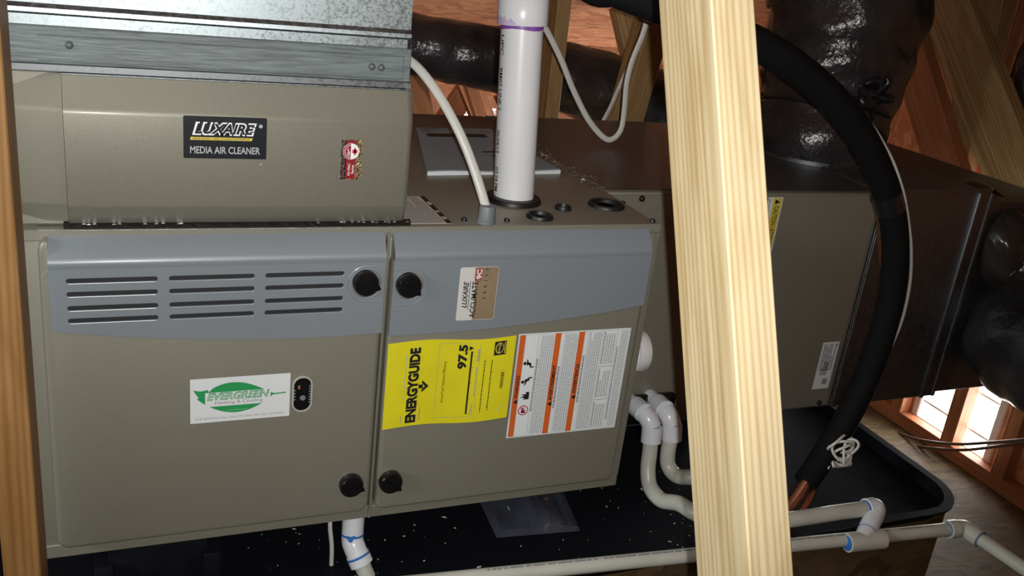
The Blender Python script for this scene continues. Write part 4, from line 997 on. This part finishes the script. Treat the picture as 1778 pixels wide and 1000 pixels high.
# ================================================================== FLEXIBLE DUCTS
def wrinkle(seed, amp, nb=9):
    r = random.Random(seed); w_ = [(r.randint(2, nb), r.uniform(.06, .5), r.uniform(0, 6.3), r.uniform(.4, 1)) for _ in range(8)]
    f_ = [(r.randint(10, 26), r.uniform(-.9, .9), r.uniform(0, 6.3), r.uniform(.3, 1)) for _ in range(8)]
    def fn(i, a):
        b = sum(c * math.sin(k * a + f * i + p) for k, f, p, c in w_) / 4
        d = sum(c * (1 - 2 * abs(math.sin((k * a + f * i + p) / 2))) for k, f, p, c in f_) / 5
        return 1 + amp * b + amp * .35 * d + amp * .5 * math.sin(i * .55 + 2 * math.sin(a))
    return fn
def flex(name, label, pts, rad, seed, amp, m, parts=None, n=110, smooth=16):
    t = thing(name, label, 'duct', pts[0])
    adopt(MB().tube(pts, rad, m, n, smooth, rfun=wrinkle(seed, amp)).build('jacket', None, 80), t)
    return t
ff = flex('flexible_duct', 'black plastic-wrapped flexible duct sagging behind the vent pipe', [at(560, 45, 'y', 1.28), at(720, 78, 'y', 1.24), at(800, 92, 'y', 1.22), at(880, 108, 'y', 1.20), at(960, 130, 'y', 1.19), at(1040, 152, 'y', 1.17), at(1130, 180, 'y', 1.15), at(1240, 205, 'y', 1.13)], [.077, .077, .081, .086, .092, .098, .100, .095], 5, .03, 'film')
TT = at(1490, -70, 'y', .50); BT = at(1408, 262, 'y', .46); BT.z = H_ + .006
tall = flex('flexible_duct', 'tall crinkled black wrapped duct rising from the plenum top', [BT, BT + Z * .03, at(1430, 200, 'y', .47), at(1450, 120, 'y', .48), at(1470, 30, 'y', .49), TT, TT + Vector((.02, -.12, .14)), TT + Vector((.05, -.40, .24)), TT + Vector((.08, -.85, .36))], [.120, .128, .138, .150, .160, .165, .165, .165, .165], 11, .035, 'film')
o_ = MB().lathe(BT - Z * .004, Z, [(.124, 0), (.124, .008)], 'galv_dull', 32).build('collar', None, 40); adopt(o_, tall)
pk = at(1507, 172, 'y', .33)
mb = MB()
for k in range(9):
    a = k * .7; p = pk + Vector((.024 * math.cos(a), -.004 * (k % 3), .022 * math.sin(a) + .004)); mb.tube([p, p + Vector((.020 * math.cos(a * 1.7), -.012, .020 * math.sin(a * 1.7))), p + Vector((.034 * math.cos(a * 2.3), -.008, .028 * math.sin(a * 2.1)))], [.010, .009, .004], 'tape', 8, 4)
lab(adopt(mb.build('tied_tail', None, 60), tall), 'gathered black plastic tie')
low = flex('flexible_duct', 'black wrapped duct bulging from the plenum at the right edge', [at(1775, 590, 'x', 1.86) , at(1782, 592, 'x', 1.84), at(1795, 598, 'x', 1.83) + Vector((.02, -.05, 0)), at(1795, 598, 'x', 1.83) + Vector((.06, -.10, -.02)), at(1795, 598, 'x', 1.83) + Vector((.10, -.17, -.06)), at(1795, 598, 'x', 1.83) + Vector((.12, -.30, -.16)), at(1795, 598, 'x', 1.83) + Vector((.12, -.50, -.30)), at(1795, 598, 'x', 1.83) + Vector((.12, -.80, -.34))], [.105, .128, .138, .14, .14, .14, .14, .14], 17, .03, 'film')
fb2 = flex('flexible_duct', 'dark duct end drooping over the plenum corner at the right', [at(1745, 372, 'x', 1.80) + Vector((0, .1, 0)), at(1742, 410, 'x', 1.78), at(1760, 450, 'x', 1.80), at(1830, 470, 'x', 1.86), at(1900, 420, 'x', 1.95)], [.05, .062, .07, .075, .08], 23, .05, 'film_br')
fb3 = flex('flexible_duct', 'dark wrapped duct beyond the diagonal brace at the upper right', [at(1790, 330, 'x', 2.08), at(1780, 250, 'x', 2.08), at(1792, 170, 'x', 2.08), at(1830, 90, 'x', 2.08), at(1830, 90, 'x', 2.06) + Vector((-.03, -.10, .12)), at(1830, 90, 'x', 2.05) + Vector((-.06, -.40, .26))], [.05, .056, .06, .065, .07, .07], 29, .04, 'film')
# brown cables slung across the end wall
for lbl, pts in (('upper brown cable slung across the bright window', ((1560, 752), (1600, 764), (1660, 771), (1720, 768), (1778, 763), (1840, 756))), ('lower brown cable slung across the bright window', ((1590, 775), (1640, 780), (1678, 781), (1730, 775), (1778, 766), (1840, 752)))):
    t = thing('slung_cable', lbl, 'cable', at(*pts[2], 'x', 2.08)); adopt(MB().tube([at(*p, 'x', 2.08) for p in pts], .0038, 'brcable', 10, 8).build('sheath', None, 60), t)

# faint mill stamps printed on the roof deck
def onroof(u, v):
    d = RM @ Vector(((u - 889) / F_PX, 1, (500 - v) / F_PX)); t = (EAVE_Z + (EAVE_Y - CAM.y) * PITCH - CAM.z) / (d.z + d.y * PITCH); return CAM + d * t + Vector((0, -.45, -.89)) * .0006
mb = MB(); r_ = random.Random(4); NR = Vector((0, PITCH, -1)).normalized()
for (u0, v0) in ((836, 30), (990, 42), (1018, 40)):
    c = onroof(u0, v0); U = X; V = NR.cross(X); V = V if V.z > 0 else -V
    for k in range(9):
        a = c + U * (k * .0095) ; h = r_.uniform(.012, .03); w_ = r_.uniform(.002, .0045); sl = r_.choice((-.4, .0, .35))
        mb.add([a, a + U * w_, a + U * (w_ + h * sl) + V * h, a + U * (h * sl) + V * h], [[0, 1, 2, 3]], 'stamp')
    for dv in (-.005, .034): mb.add([c - U * .006 + V * dv, c + U * .092 + V * dv, c + U * .092 + V * (dv + .0018), c - U * .006 + V * (dv + .0018)], [[0, 1, 2, 3]], 'stamp')
st_ = mb.build('deck_stamp', bpy.data.objects['ceiling'], 0); st_['kind'] = 'stuff'
for o in bpy.data.objects:
    if o.get('category') == 'lumber' and o.name.startswith('truss'): o['group'] = 'roof truss webs'
    if o.name.startswith('flexible_duct'): o['group'] = 'black wrapped flexible ducts'
